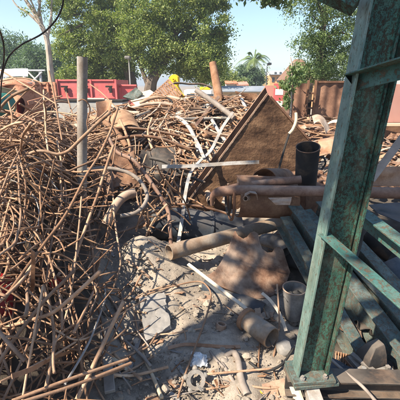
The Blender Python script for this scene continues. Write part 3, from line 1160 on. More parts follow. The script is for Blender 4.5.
# ------------------------------------------------------------------ tangled rods on the left
def heap_rod(x, y, az, L, bend, lift, wig, hook=0.0, n=14, steep=1.0):
    """a rod lying over the heap surface, sprung and bent"""
    pts = []
    a = az
    p = Vector((x, y, 0))
    st = L / n
    ph = U(0, 6.28)
    f = U(1.0, 2.6)
    tilt = U(-.45, .6)
    if random.random() < .6:
        tilt = random.choice((-1, 1)) * U(.5, 2.0) * steep * (1.0 if y < 2.7 else .45)
    kink = random.randint(3, n - 2) if random.random() < .3 else -1
    kz = U(-.7, .7)
    for k in range(n + 1):
        s = k / n
        z = max(Hf(p.x, p.y), Hf(x, y) - .25) * .8 + Hf(x, y) * .2 + lift + tilt * (s - .5) * L * .55 + wig * math.sin(ph + s * 6.28 * f)
        if 0 < kink < k:
            z += kz * (k - kink) * st * .6
        pts.append(Vector((p.x, p.y, z)))
        a += bend / n + U(-.05, .05)
        if k == kink:
            a += U(-.7, .7)
        if hook and s > .78:
            a += hook / (n * .22)
        p = p + Vector((math.cos(a), math.sin(a), 0)) * st
    return pts


def proj(p):
    dz = p.z - EYE
    dep = p.y * CP - dz * SP
    return 200 + FPX * p.x / max(dep, .05)


def spills(pts):
    return max(proj(p) - (10 if p.y < 1.9 else 0) for p in pts) > 121


def tidy_rod(*args, **kw):
    for _ in range(12):
        pts = heap_rod(*args, **kw)
        if not spills(pts):
            return pts
        x, y = left_spot()
        args = (x - .05, y) + tuple(args[2:])
    return pts


def left_spot():
    while True:
        y = .75 + 4.6 * random.random() ** 1.2
        edge = -0.47 - 0.235 * (y - 1.2)
        x = edge - (.06 + (1.0 + .35 * y) * random.random() ** 1.1)
        q = (x / (y * CP + .3)) * FPX + 200
        if q > -60:
            return x, y


def make_rod(name, pts, r, mat, label, group, n=6, k=3):
    mb = MB()
    tube(mb, smooth_path(pts, k), r, n)
    o = build(name, mb, mat, smooth=180)
    return tag(o, label, "rod", group)


LAB_ROD = "thin rusty bent reinforcing rod in the big tangled heap left of the upright grey pole"
LAB_HOOK = "rusty reinforcing rod with a hooked end in the big tangled heap at left"
LAB_STR = "nearly straight rusty reinforcing rod sticking through the big tangled heap at left"
# deep layer nobody could count
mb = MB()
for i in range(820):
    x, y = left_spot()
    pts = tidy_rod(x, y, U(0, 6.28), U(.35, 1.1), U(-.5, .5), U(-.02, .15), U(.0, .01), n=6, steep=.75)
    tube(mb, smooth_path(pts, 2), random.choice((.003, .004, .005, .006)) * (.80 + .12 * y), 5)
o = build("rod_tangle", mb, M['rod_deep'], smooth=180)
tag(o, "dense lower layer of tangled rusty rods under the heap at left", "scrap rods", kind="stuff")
for i in range(285):
    x, y = left_spot()
    c = random.random()
    near = y < 1.6
    r = random.choice((.0045, .0055, .0065, .008, .0095)) * (.82 + .11 * y)
    az = random.choice((U(0, 6.28), R(60) + U(-.5, .5), R(125) + U(-.5, .5), R(100) + U(-.4, .4)))
    lift = U(.04, .24)
    L = U(.55, 1.25) * (1 if near else 1.5)
    if c < .34:
        make_rod("rebar_rod", tidy_rod(x, y, az, L, U(-.6, .6), lift, U(.0, .012), steep=.7), r, M['rod'], LAB_ROD, "bent rods in the left heap")
    elif c < .54:
        make_rod("hooked_rod", tidy_rod(x, y, az, L * 1.35, U(-1.8, 1.8), lift, U(0, .02), steep=.5, hook=random.choice((-1, 1)) * U(1.5, 3.0)), r, M['rod'], LAB_HOOK, "hooked rods in the left heap")
    else:
        make_rod("straight_rod", tidy_rod(x, y, az, L * 1.15, U(-.08, .08), lift, U(0, .005)), r * 1.15, M['rod'], LAB_STR, "straight rods in the left heap")


for i in range(34):
    x, y = left_spot()
    while x / (y * CP + .3) * FPX + 200 > 78 or y > 3.2:
        x, y = left_spot()
    mb = MB(); strip(mb, smooth_path(tidy_rod(x, y, U(0, 6.28), U(.3, .9), U(-1.2, 1.2), U(.04, .16), .01, n=8), 2), U(.008, .02), .003, twist=U(-2, 2))
    tag(build("flat_strip", mb, M[random.choice(('scrap', 'rust_orange', 'pale_scrap', 'rust_red'))], smooth=40), "twisted flat metal strip caught in the big tangled rod heap at left", "strip", "flat strips in the left heap")
for i in range(26):
    x, y = left_spot()
    mb = MB(); tube(mb, smooth_path(tidy_rod(x, y, U(0, 6.28), U(.4, 1.0), U(-3.0, 3.0), U(.05, .2), .02, n=12, steep=.3), 3), U(.0025, .005), 6)
    tag(build("old_cable", mb, M[random.choice(('hose', 'rubber', 'burnt', 'white_strip'))], smooth=180), "thin curly grey or black cable caught in the big tangled rod heap at left", "cable", "cables in the left heap")
# rods one can single out, traced along sight lines at their own distance
def px_rod(name, pts, Ys, r, mat, label, n=8, k=6, wall=0, cat="rod", group=None, taper=None, dent=0):
    m = len(pts)
    if isinstance(Ys, tuple):
        Ys = [Ys[0] + (Ys[1] - Ys[0]) * i / (m - 1) for i in range(m)]
    P = smooth_path([at(p[0], p[1], y) for p, y in zip(pts, Ys)], k)
    mb = MB()
    rr = r if taper is None else [r + (taper - r) * i / (len(P) - 1) for i in range(len(P))]
    tube(mb, P, rr, n, wall=wall, dent=dent)
    return tag(build(name, mb, mat, smooth=50), label, cat, group)


def hp(pts, off):
    """points on the heap surface along sight lines (returns Ys)"""
    offs = off if isinstance(off, (list, tuple)) else [off] * len(pts)
    return [on_heap(p[0], p[1], o).y for p, o in zip(pts, offs)]


def heap_px_rod(pts, off, r, mat, label, **kw):
    return px_rod("rebar_rod", pts, hp(pts, off), r, mat, label, **kw)


px_rod("rebar_rod", [(66, -18), (60, 13), (43, 33), (21, 45), (8, 58), (2, 78), (0, 108)], (1.55, 1.9), .0036, M['burnt'], "thin dark rod curving up out of the heap into the sky at top left")
px_rod("rebar_rod", [(-6, 18), (1, 34), (4, 48), (3, 66), (-3, 90)], (1.6, 1.9), .0036, M['burnt'], "short dark rod end rising at the very left edge in front of the trees")
px_rod("rebar_rod", [(118, 108), (110, 132), (98, 157), (86, 176), (66, 214), (44, 244), (22, 274), (4, 300)], (2.75, 1.42), .0085, M['rod_deep'], "thick dark brown rod crossing in front of the grey pole")
D = [([(22, 402), (75, 385), (131, 363)], .33, 0.0072, 'rod', "lower of two parallel straight rods at the bottom left corner"),
     ([(12, 401), (70, 379), (128, 359)], .34, 0.0072, 'rod', "upper of two parallel straight rods at the bottom left corner"),
     ([(104, 283), (105, 299), (93, 333), (84, 352), (65, 384)], [.14, .18, .26, .28, .3], 0.0058, 'white_strip', "pale grey worn rod with a crooked top at the left heap's right edge"),
     ([(97, 284), (86, 308), (74, 332)], [.22, .28, .34], 0.0079, 'rod', "short thick cut rod with a blunt lower end, left of the pale crooked rod"),
     ([(36, 258), (22, 280), (0, 301), (-10, 309)], [.3, .32, .34, .34], 0.0086, 'rod', "thick straight tan rod running up from the left edge across the heap"),
     ([(146, 299), (105, 323), (56, 354), (0, 382)], [.05, .2, .3, .36], 0.0050, 'rod', "long thin rod running from the wire loop down to the left edge"),
     ([(-6, 326), (8, 342), (25, 361)], .32, 0.0094, 'pale_scrap', "short pale thick rod end at the left edge near the bottom"),
     ([(43, 285), (51, 312), (54, 338), (52, 358), (45, 391)], .33, 0.0072, 'rod', "upright wavy tan rod in the lower left of the heap"),
     ([(50, 262), (65, 276), (73, 296), (66, 309), (42, 303), (28, 290)], .30, 0.0061, 'rod', "rod bent into a rounded arch in the lower left heap"),
     ([(60, 205), (52, 240), (47, 275), (40, 320), (30, 350)], [.24, .26, .28, .32, .34], 0.0058, 'rod', "long slightly bowed rod running down the middle of the left heap"),
     ([(-5, 190), (20, 215), (45, 248), (60, 300), (62, 330)], [.25, .26, .28, .3, .3], 0.0065, 'rod', "rod sweeping from the left edge down into the heap in a wide bow"),
     ([(5, 120), (20, 160), (25, 205), (12, 250)], [.22, .24, .26, .28], 0.0058, 'rod', "tall bowed rod near the left edge in the upper heap"),
     ([(40, 120), (20, 150), (2, 190), (-8, 214)], [.2, .22, .26, .28], 0.0065, 'rod', "tan rod slanting to the left edge in the upper heap"),
     ([(-4, 232), (35, 228), (80, 236), (112, 262)], [.28, .28, .26, .14], 0.0050, 'rod', "thin rod lying level across the whole left heap"),
     ([(88, 268), (100, 250), (118, 240), (128, 226)], [.2, .16, .10, .06], 0.0043, 'rod', "thin rod pointing from the heap at the bent pipe stub"),
     ([(55, 330), (80, 340), (110, 326), (120, 318)], [.28, .26, .18, .14], 0.0050, 'rod', "thin rod lying across the dark plank in the lower heap"),
     ([(10, 270), (40, 252), (75, 262), (96, 290), (90, 312)], .27, 0.0058, 'rod', "rod curled over like a half hoop in the middle of the heap")]
for pts, off, r, m, lab in D:
    heap_px_rod(pts, off, r, M[m], lab)

# rod ends standing up against the far trucks
UP = [([(0, 70), (30, 88), (58, 105)], 3.6, "thick tan rod slanting down across the orange cab"),
      ([(49, 71), (55, 100), (62, 140)], 3.4, "slender rod end standing up in front of the orange slats"),
      ([(4, 118), (22, 96), (36, 84)], 4.0, "thin rod rising to the right across the orange cab"),
      ([(-4, 82), (22, 78), (46, 84)], 4.2, "thin rod bowed level across the grey window"),
      ([(66, 92), (72, 112), (80, 128)], 4.3, "short rod end left of the upright pole, in front of the pink body"),
      ([(90, 84), (104, 95), (120, 112)], 4.6, "thin straight rod slanting in front of the long pink body, right of the pole"),
      ([(8, 100), (12, 118), (10, 142)], 3.2, "rod end rising in front of the teal tank"),
      ([(30, 112), (48, 100), (62, 96)], 4.4, "thin rod pointing right below the orange slats"),
      ([(20, 122), (40, 112), (70, 114), (92, 120)], 4.3, "long thin rod bowed along the top of the left heap"),
      ([(-5, 108), (20, 114), (44, 126)], 3.8, "thin rod slanting down from the left edge below the teal tank"),
      ([(40, 140), (46, 118), (44, 100)], 3.5, "rod end standing up from the top of the left heap below the orange slats")]
for pts, Yu, lab in UP:
    px_rod("rebar_rod", pts, (Yu + .2, Yu - .2), .008, M['rod'], lab, n=7)

# the upright pole
t = thing("grey_pole", "upright weathered grey steel pole rising out of the rod heap", "pole", gz(at(82, 225, 3.2)))
mb = MB()
a, b = at(82, 232, 3.2), at(82.3, 57, 3.24)
tube(mb, [a.lerp(b, i / 8) for i in range(9)], .045, 22, wall=.006)
build("tube", mb, M['galv'], t, smooth=40)
mb = MB()
pts = [at(78.5, 101, 3.11), at(83, 99.5, 3.10), at(87.8, 103, 3.11), at(90, 110, 3.14), at(87, 122, 3.1), at(88, 130, 3.09), at(84, 136, 3.12)]
tube(mb, smooth_path(pts, 5), .006, 6)
o = tag(build("wire_loop", mb, M['rod_deep'], smooth=180), "loose rusty wire looped round the upright grey pole", "wire")

# things half buried in the rod heap
for q, Yo, lab in ((((-8, 276), (13, 280), (11, 312), (-8, 316)), .05, "dark red enamelled panel buried under the rods at the left edge"),
                   (((50, 284), (61, 278), (60, 286), (51, 291)), .08, "small red painted scrap showing between the rods right of the dark red panel")):
    P = [on_heap(p[0], p[1], Yo) for p in q]
    mb = MB()
    sheet(mb, lambda u, v: (P[0].lerp(P[1], u)).lerp(P[3].lerp(P[2], u), v) + Vector((0, 0, .03 * math.sin(3 * u + 2 * v))), 8, 8, .006)
    tag(build("red_scrap", mb, M['deep_red'], smooth=60), lab, "scrap panel")
o = build("dark_plank", prism(MB(), prof_rect(.055, .02), on_heap(104, 328, .05), on_heap(110, 392, .06)), M['grey_steel'], bevel=.003)
tag(o, "narrow grey bar lying on the ground beside the left heap, running to the bottom edge", "bar")
P0 = [on_heap(57, 147, .03), on_heap(78, 141, .03), on_heap(80, 160, .03), on_heap(60, 166, .03)]
mb = MB(); sheet(mb, lambda u, v: (P0[0].lerp(P0[1], u)).lerp(P0[3].lerp(P0[2], u), v) + Vector((0, 0, .04 * math.sin(4 * u))), 8, 6, .005)
tag(build("bent_plate", mb, M['grey_steel'], smooth=60), "grey bent plate under the rods just left of the upright pole", "plate")

# ------------------------------------------------------------------ the sunlit heap across the middle
def mid_spot(front=.0):
    while True:
        x = U(-3.6, 2.6)
        y = U(4.5, 8.6)
        if x < -.45 - .28 * y + .6 and y < 5:
            continue
        px = x / (y * CP + .1) * FPX + 200
        if px < 85 or px > 272:
            continue
        if y < 5.6 and px > 205:
            continue
        return x, y


def rand_path(x, y, L, bend, lift, tilt, n=10):
    pts = []
    a = U(0, 6.28)
    p = Vector((x, y, 0))
    for k in range(n + 1):
        s = k / n
        z = Hf(p.x, p.y) * .7 + Hf(x, y) * .3 + lift + tilt * (s - .5) * L
        pts.append(Vector((p.x, p.y, z)))
        a += bend / n + U(-.06, .06)
        p = p + Vector((math.cos(a), math.sin(a), 0)) * (L / n)
    return pts


G1 = "scrap in the middle heap"
for i in range(110):
    x, y = mid_spot()
    mb = MB()
    strip(mb, smooth_path(rand_path(x, y, U(.4, 1.5), U(-2.2, 2.2), U(.04, .26), U(-.35, .35)), 2), U(.018, .05), .005, twist=U(-2, 2))
    m = random.choice(('pale_scrap', 'scrap', 'scrap', 'pale_scrap', 'rust_dusty'))
    tag(build("steel_strip", mb, M[m], smooth=40), "bent flat steel strip in the sunlit scrap heap across the middle", "strip", "bent strips in the middle heap")
for i in range(190):
    x, y = mid_spot()
    mb = MB()
    tube(mb, smooth_path(rand_path(x, y, U(.5, 1.7), U(-1.8, 1.8), U(.04, .28), U(-.4, .4)), 2), random.choice((.005, .007, .009, .013)), 6)
    tag(build("scrap_rod", mb, M[random.choice(('scrap', 'rod', 'rod', 'pale_scrap'))], smooth=180), "rusty rod lying in the sunlit scrap heap across the middle", "rod", "rods in the middle heap")
for i in range(95):
    while True:
        x, y = mid_spot()
        if y > 5.2:
            break
    az0 = random.choice((U(-.5, .5), U(2.6, 3.6), U(-1.9, -1.1)))
    L, bend, n = U(1.4, 3.0), U(-1.6, 1.6), 16
    pts, p, a = [], Vector((x - math.cos(az0) * .8, y - math.sin(az0) * .5, 0)), az0
    lf, ar = U(.06, .20), U(.0, .12)
    for k in range(n + 1):
        pts.append(Vector((p.x, p.y, Hf(p.x, p.y) + lf + ar * math.sin(math.pi * k / n))))
        a += bend / n + U(-.04, .04)
        p = p + Vector((math.cos(a), math.sin(a), 0)) * (L / n)
    mb = MB(); tube(mb, smooth_path(pts, 2), random.choice((.008, .010, .014, .018)), 7)
    tag(build("sweeping_rod", mb, M[random.choice(('scrap', 'rod', 'pale_scrap', 'pale_scrap'))], smooth=180), "long sweeping bent rod lying over the sunlit scrap heap across the middle", "rod", "long sweeping rods in the middle heap")
for i in range(75):
    x, y = mid_spot()
    c = Vector((x, y, Hf(x, y) + U(.02, .2)))
    w, l, cv = U(.08, .3), U(.2, .7), U(-2.2, 2.2)
    Mx = Matrix.Rotation(U(0, 6.28), 3, 'Z') @ Matrix.Rotation(U(-.9, .9), 3, 'X') @ Matrix.Rotation(U(-.5, .5), 3, 'Y')
    sd = Vector((U(-9, 9), U(-9, 9), 0))

    def fn(u, v):
        r = w / max(abs(cv), .2)
        a = cv * (v - .5)
        q = Vector(((u - .5) * l, r * math.sin(a) if abs(cv) > .2 else (v - .5) * w, r * (1 - math.cos(a)) * (1 if cv > 0 else -1)))
        q.z += .05 * mnoise.noise(Vector((u * 3, v * 3, 0)) + sd)
        q.x += .04 * mnoise.noise(Vector((u * 5, v * 5, 4)) + sd)
        return c + Mx @ q
    mb = MB(); sheet(mb, fn, 9, 6, .005)
    tag(build("sheet_offcut", mb, M[random.choice(('pale_scrap', 'scrap', 'scrap', 'rust_dusty', 'rust'))], smooth=50), "curled sheet metal offcut in the sunlit scrap heap across the middle", "sheet metal", "sheet offcuts in the middle heap")
for i in range(34):
    x, y = mid_spot()
    P = rand_path(x, y, U(.3, .9), U(-.1, .1), U(.05, .24), U(-.4, .4), 3)
    mb = MB(); tube(mb, P, random.choice((.022, .028, .035, .045)), 12, wall=.005)
    tag(build("pipe_offcut", mb, M[random.choice(('scrap', 'pale_scrap', 'rust_dusty', 'grey_steel'))], smooth=40), "short open pipe offcut in the sunlit scrap heap across the middle", "pipe", "pipe offcuts in the middle heap")
for i in range(26):
    x, y = mid_spot()
    P = rand_path(x, y, U(.5, 1.3), 0, U(.05, .25), U(-.4, .4), 2)
    mb = MB(); prism(mb, prof_L(.05, .05, .006), P[0], P[-1], (U(-1, 1), U(-1, 1), .6))
    tag(build("angle_bar", mb, M[random.choice(('scrap', 'pale_scrap', 'rust_red'))], smooth=30), "rusty angle bar in the sunlit scrap heap across the middle", "angle bar", "angle bars in the middle heap")
mb = MB()
for i in range(700):
    x, y = mid_spot()
    y -= U(0, .5)
    rock(mb, (x, y, Hf(x, y) + U(0, .07)), U(.02, .07), (1, U(.5, 1), U(.3, .8)), .5)
o = tag(build("scrap_rubble", mb, M['rust_dusty'], smooth=0), "small rusty fragments filling the middle heap", "rubble", kind="stuff")

S = [
    # strips, tubes and hoops one can name (px path, Y range, radius, material, label)
    ([(140, 103), (152, 98), (165, 97), (178, 99), (192, 104)], (7.0, 6.8), .035, 'pale_scrap', "pale arched tube on top of the middle heap below the brown grate"),
    ([(132, 108), (148, 104), (168, 104), (190, 111)], (6.7, 6.5), .03, 'pale_scrap', "second pale arched tube just under the topmost one in the middle heap"),
    ([(196, 90), (212, 101), (224, 110), (234, 118)], (6.2, 5.8), .045, 'hose', "straight grey tube sloping down right on top of the middle heap"),
    ([(176, 116), (184, 122), (191, 130), (196, 142), (199, 152)], (6.0, 5.2), .035, 'white_strip', "white curved tube running down the front of the middle heap"),
    ([(240, 96), (243, 102), (247, 112), (246, 122), (240, 130)], (6.6, 6.0), .03, 'white_strip', "white curved tube left of the big leaning plate"),
    ([(212, 120), (219, 132), (226, 142), (228, 152)], (5.8, 5.2), .03, 'white_strip', "white bent tube running down beside the big plate's left edge"),
    ([(165, 96), (172, 102), (170, 110), (172, 118), (166, 126)], (6.8, 6.2), .02, 'dark', "dark kinked rod on the middle heap right of the pale arches"),
    ([(166, 87), (176, 83), (190, 84), (202, 84), (212, 88)], (7.6, 7.4), .02, 'burnt', "thin dark hoop arching over the heap right of the yellow bracket"),
    ([(92, 118), (104, 122), (118, 134), (127, 147)], (5.6, 4.8), .04, 'scrap', "thick curved brown tube right of the upright pole in the middle heap"),
    ([(106, 100), (116, 108), (128, 112), (140, 113)], (6.6, 6.2), .03, 'pale_scrap', "pale bent tube at the left end of the middle heap"),
    ([(95, 150), (115, 140), (140, 136), (165, 140), (190, 150)], (4.6, 4.7), .022, 'rust', "long dark bowed rod along the foot of the middle heap"),
    ([(90, 132), (120, 128), (150, 130), (180, 136)], (5.2, 5.2), .02, 'rust', "long dark rod lying level across the face of the middle heap"),
    ([(120, 120), (126, 134), (130, 150), (122, 166)], (5.2, 4.4), .02, 'rod', "curved rod hanging down the left of the middle heap"),
    ([(152, 118), (148, 132), (152, 148), (160, 160)], (5.4, 4.5), .018, 'rod', "curved rod hanging down the centre of the middle heap"),
]
for pts, Ys, r, m, lab in S:
    px_rod("bent_tube", pts, Ys, r, M[m], lab, cat="tube")
mb = MB()
for i in range(900):
    x, y = mid_spot()
    P_ = rand_path(x, y, U(.12, .45), U(-1.5, 1.5), U(.03, .2), U(-.6, .6), 4)
    strip(mb, P_, U(.008, .035), .004, twist=U(-2, 2))
o = tag(build("scrap_shards", mb, M['scrap'], smooth=0), "pale metal shards and clippings packed between the larger pieces of the middle heap", "shards", kind="stuff")
# scrap panels that show large in the heap
def px_sheet(name, q, Ys, mat, label, cat, th=.006, wav=.03, bend=(0, 0, 0), nu=14, nv=10, smooth=50, ragged=0.0):
    P = [at(p[0], p[1], y) for p, y in zip(q, Ys)]
    sd = Vector((U(-9, 9), U(-9, 9), U(-9, 9)))
    bend = Vector(bend)

    def fn(u, v):
        p = (P[0].lerp(P[1], u)).lerp(P[3].lerp(P[2], u), v)
        p = p + bend * (4 * u * (1 - u)) + Vector((0, -1, .3)) * (wav * mnoise.noise(Vector((u * 2.5, v * 2.5, 0)) + sd))
        if ragged:
            e = max(abs(u - .5), abs(v - .5)) * 2
            p += Vector((mnoise.noise(Vector((u * 9, v * 9, 1)) + sd), 0, mnoise.noise(Vector((u * 9, v * 9, 5)) + sd))) * ragged * e ** 3
        return p
    mb = MB(); sheet(mb, fn, nu, nv, th)
    return tag(build(name, mb, mat, smooth=smooth), label, cat)


px_sheet("scrap_sheet", [(126, 96), (150, 90), (166, 100), (136, 106)], (8.2, 8.2, 7.4, 7.4), M['cream'], "peach-coloured sheet lying behind the pale arched tubes", "sheet")
px_sheet("scrap_sheet", [(110, 118), (132, 114), (140, 128), (114, 136)], (6.0, 6.0, 5.3, 5.2), M['scrap'], "brown bent sheet on the face of the middle heap, right of the pole", "sheet", bend=(0, 0, .1))
px_sheet("scrap_sheet", [(170, 112), (196, 118), (200, 128), (172, 124)], (6.4, 6.2, 5.8, 5.9), M['pale_scrap'], "pale sheet beside the white curved tube in the middle heap", "sheet", bend=(0, 0, .08))
px_sheet("scrap_sheet", [(106, 150), (134, 152), (138, 188), (100, 184)], (4.3, 4.3, 3.9, 3.85), M['rust'], "dark rusty sheet added as shade in the hollow behind the bent pipe stub", "sheet", wav=.12, ragged=.06)  # this and the next two: dark sheets standing in for the hollow's shade
px_sheet("scrap_sheet", [(92, 168), (112, 164), (116, 196), (92, 200)], (3.9, 4.0, 3.7, 3.6), M['rust'], "dark brown leaning sheet added as shade just right of the pole's foot", "sheet", wav=.08, ragged=.05)
px_sheet("scrap_sheet", [(140, 150), (172, 146), (180, 176), (146, 182)], (4.5, 4.6, 4.2, 4.1), M['burnt'], "black sheet added as shade in the hollow left of the white bent strip", "sheet", wav=.1, ragged=.05)
px_sheet("scrap_sheet", [(96, 102), (112, 100), (108, 124), (98, 126)], (6.2, 6.2, 5.8, 5.8), M['rust_orange'], "upright curled rusty sheet right of the pole, standing on the heap", "sheet", bend=(0, .2, 0))
px_sheet("scrap_sheet", [(196, 96), (212, 98), (216, 112), (198, 108)], (6.9, 6.8, 6.4, 6.5), M['navy'], "dark crumpled sheet beside the tapered brown pipe on the heap", "sheet", wav=.1, ragged=.05)
px_sheet("scrap_sheet", [(225, 100), (244, 98), (250, 110), (232, 114)], (6.9, 6.9, 6.4, 6.4), M['pale_scrap'], "pale crumpled sheet on the heap right of the tapered brown pipe", "sheet", wav=.12, ragged=.06)
px_sheet("scrap_sheet", [(136, 88), (143, 94), (135, 101), (123, 97)], (8, 7.9, 7.8, 7.9), M['green_grey'], "small olive green scrap box face at the left end of the heap", "sheet", th=.05)

# brown ribbed grate
A, B, Cc, Dd = at(147, 99, 7.2), at(168.5, 79.5, 7.4), at(182, 95, 7.0), at(160, 116, 6.8)
t = thing("ribbed_grate", "brown ribbed steel grate standing on its corner behind the heap", "grate", gz(Dd))
for k in range(13):
    s = k / 12
    mb = MB(); prism(mb, prof_rect(.035, .02), A.lerp(B, s), Dd.lerp(Cc, s)); build("bar", mb, M['rust_orange'], t)
for s in (0.02, .5, .98):
    off = Vector((0, .03, 0))
    mb = MB(); prism(mb, prof_rect(.05, .025), A.lerp(Dd, s) + off, B.lerp(Cc, s) + off); build("cross_bar", mb, M['rust'], t)
# yellow bracket
t = thing("yellow_bracket", "bright yellow steel bracket with a round eye on top of the heap", "bracket", at(178, 100, 7.6))
mb = MB()
nn = 20
prof = []
c0 = at(174, 82.5, 7.7)
sc = .36
pl = [(-.28, -.02), (-.26, .16), (-.12, .28), (.05, .29), (.2, .2), (.22, .02), (.16, -.12), (.30, -.30), (.42, -.52), (.2, -.56), (.05, -.34), (-.1, -.2)]
pts = [c0 + Vector((a * .42, 0, b * .56)) for a, b in pl]
vs = pts + [p + Vector((.03, .10, 0)) for p in pts]
n_ = len(pts)
mb.add(vs, [tuple(range(n_)), tuple(range(n_, 2 * n_))[::-1]] + [(k, k + n_, (k + 1) % n_ + n_, (k + 1) % n_) for k in range(n_)])
build("plate", mb, M['yellow'], t, bevel=.01)
mb = MB(); c = c0 + Vector((-.01, -.04, .06)); tube(mb, [c, c + Vector((0, .05, 0))], .03, 16, wall=.016); build("eye", mb, M['yellow'], t)
mb = MB(); prism(mb, prof_rect(.09, .04), at(175, 88, 7.62), at(184, 97, 7.5)); build("arm", mb, M['yellow'], t, bevel=.006)
# tapered brown pipe standing on the heap
a, b = at(219.5, 100, 6.9), at(212.5, 62.5, 7.1)
mb = MB(); tube(mb, [a.lerp(b, k / 6) for k in range(7)], [.085, .084, .082, .080, .077, .072, .068], 18, wall=.008)
tag(build("brown_post", mb, M['rust_orange'], smooth=40), "thick brown pipe standing tilted on top of the heap against the trees", "pipe")

# ------------------------------------------------------------------ the big leaning trough
TT, TL, TR = at(268, 95, 4.62), at(184, 209, 4.0), at(323, 156, 4.75)
TB = TL + (TR - TT)
nrm = (TL - TT).cross(TR - TT).normalized()
if nrm.y > 0:
    nrm = -nrm
t = thing("steel_trough", "big rusty steel trough leaning on one corner, its scaly inside facing the camera", "trough", gz((TL + TB) / 2))
sd = Vector((3, 5, 1))
mb = MB()
sheet(mb, lambda u, v: TT.lerp(TR, u).lerp(TL.lerp(TB, u), v) + nrm * (.012 * mnoise.noise(Vector((u * 4, v * 6, 0))) + .0045 * (.5 - abs(mnoise.noise(Vector(((u + v * .5) * 9, (v - u * .3) * 22, 2))))) +   .003 * (.5 - abs(mnoise.noise(Vector(((u + v * .4) * 34, v * 70, 5)))))), 130, 190, .018)
build("back_plate", mb, M['scale'], t, smooth=60)
# side flange along the left edge, rising towards the camera and to the left
e = (TL - TT).normalized()
side = -(TR - TT).normalized()
fl = (nrm * .35 + side * .9).normalized()
mb = MB()
off = side * .012
sheet(mb, lambda u, v: TT.lerp(TL, u * 1.02) + off + fl * (.10 * v) + e * (-.02 * v), 30, 5, .016)
build("side_flange", mb, M['rust'], t, smooth=40)
mb = MB()
prism(mb, prof_rect(.022, .03), TT + off * 2 + nrm * .016, TL + off * 2 + nrm * .016, nrm)
build("edge_bar", mb, M['rust_dusty'], t, bevel=.003)
mb = MB()
prism(mb, prof_rect(.03, .022), TT + nrm * .012 + (TR - TT).normalized() * .03, TR + nrm * .012, nrm)
build("top_edge", mb, M['rust'], t, bevel=.003)
px_rod("leaning_rod", [(289.5, 133), (284, 150), (278, 172)], [4.42, 4.25, 4.1], .014, M['dark'], "dark straight rod leaning against the scaly trough")
px_rod("pale_root", [(296, 113), (296, 121), (293, 129), (289, 134)], [4.5, 4.45, 4.42, 4.4], .02, M['cream'], "short pale curved stick hooked over the trough's right edge", cat="stick")

# strips and hoses in front of it
def px_strip(name, pts, Ys, w, th, mat, label, cat, side=None, twist=0, k=5, group=None):
    m = len(pts)
    if isinstance(Ys, tuple):
        Ys = [Ys[0] + (Ys[1] - Ys[0]) * i / (m - 1) for i in range(m)]
    mb = MB(); strip(mb, smooth_path([at(p[0], p[1], y) for p, y in zip(pts, Ys)], k), w, th, side, twist)
    return tag(build(name, mb, mat, smooth=40), label, cat, group)


px_strip("white_strip", [(162, 166.5), (190, 166), (212, 164.5), (235, 163), (259, 162)], (3.75, 3.75), .040, .008, M['white_strip'], "level off-white flat strip crossing in front of the rusty trough", "strip", side=(0, .25, 1))
px_strip("white_strip", [(233, 112), (222, 128), (211, 150), (199, 162), (190, 174), (185, 196), (182, 220), (178, 244)], (4.6, 3.15), .036, .008, M['white_strip'], "off-white strip bent like a bow, standing in front of the blue drum", "strip", side=(1, .3, .2))
px_strip("white_strip", [(189, 128), (197, 142), (204, 158)], (4.7, 4.0), .038, .008, M['white_strip'], "short off-white strip ending at the crossing of the two longer white strips", "strip", side=(1, .3, .2))
px_rod("grey_hose", [(84, 171), (103, 168), (124, 171), (139, 180), (147, 194), (144, 205), (135, 213), (120, 216)], [3.3, 3.3, 3.3, 3.25, 3.2, 3.1, 3.0, 2.95], .019, M['hose'], "grey hose bent in a half circle above the dusty mound", cat="hose", n=10)
px_rod("pipe_stub", [(134, 193), (127, 195), (120, 200), (113, 210), (104.5, 226)], [3.15, 3.1, 3.05, 2.95, 2.8], .045, M['rust_dusty'], "short bent rusty pipe stub with an open end pointing down at the mound", cat="pipe", n=16, wall=.006, taper=.040)
px_rod("bent_bar", [(108, 136), (117, 152), (133, 160), (148, 178), (160, 196), (168, 211), (170, 228), (171, 246)], [4.1, 3.9, 3.7, 3.5, 3.35, 3.2, 3.1, 3.0], .021, M['rust_red'], "long pinkish bent bar running down to the open end of the long pipe", cat="bar", n=8)
px_rod("dark_rod", [(163, 203), (190, 205), (212, 209), (234, 216)], (3.5, 3.45), .014, M['rust'], "dark straight rod lying above the blue drum", cat="rod")
px_rod("dark_rod", [(150, 158), (165, 162), (180, 172), (205, 183)], (4.1, 3.9), .02, M['burnt'], "blackened rod behind the two crossing white strips", cat="rod")

# fine rods tangled in and around the hollow
for i in range(60):
    x0, y0 = U(100, 190), U(145, 232)
    a = U(0, 3.14)
    L = U(14, 46)
    Yb = 3.0 + (232 - y0) / 85 * 1.3 + U(-.1, .25)
    b = U(-.6, .6)
    pts = []
    for k in range(5):
        s = (k / 4 - .5)
        aa = a + b * s
        pts.append((x0 + math.cos(aa) * L * s, y0 + math.sin(aa) * L * s))
    px_rod("wire_rod", pts, (Yb + U(-.2, .2), Yb + U(-.2, .2)), random.choice((.006, .008, .010)), M[random.choice(('rod', 'rod_deep', 'rod'))],
           "thin rusty wire rod in the tangle over the dark hollow behind the dusty mound", n=6, k=3, group="wire rods over the hollow")

# dark blue drum behind the pipe
a, b = at(150, 221, 3.62), at(238, 232, 3.75)
t = thing("blue_drum", "dark blue dented drum lying behind the long weathered pipe", "drum", gz(a.lerp(b, .5)))
mb = MB(); tube(mb, [a.lerp(b, k / 12) for k in range(13)], [.19, .2, .2, .2, .2, .205, .2, .2, .2, .2, .2, .2, .19], 26, dent=.10); build("shell", mb, M['navy'], t, smooth=60)
for s in (.33, .66):
    c = a.lerp(b, s); d = (b - a).normalized() * .012
    mb = MB(); tube(mb, [c - d, c + d], .209, 26); build("hoop", mb, M['navy'], t)
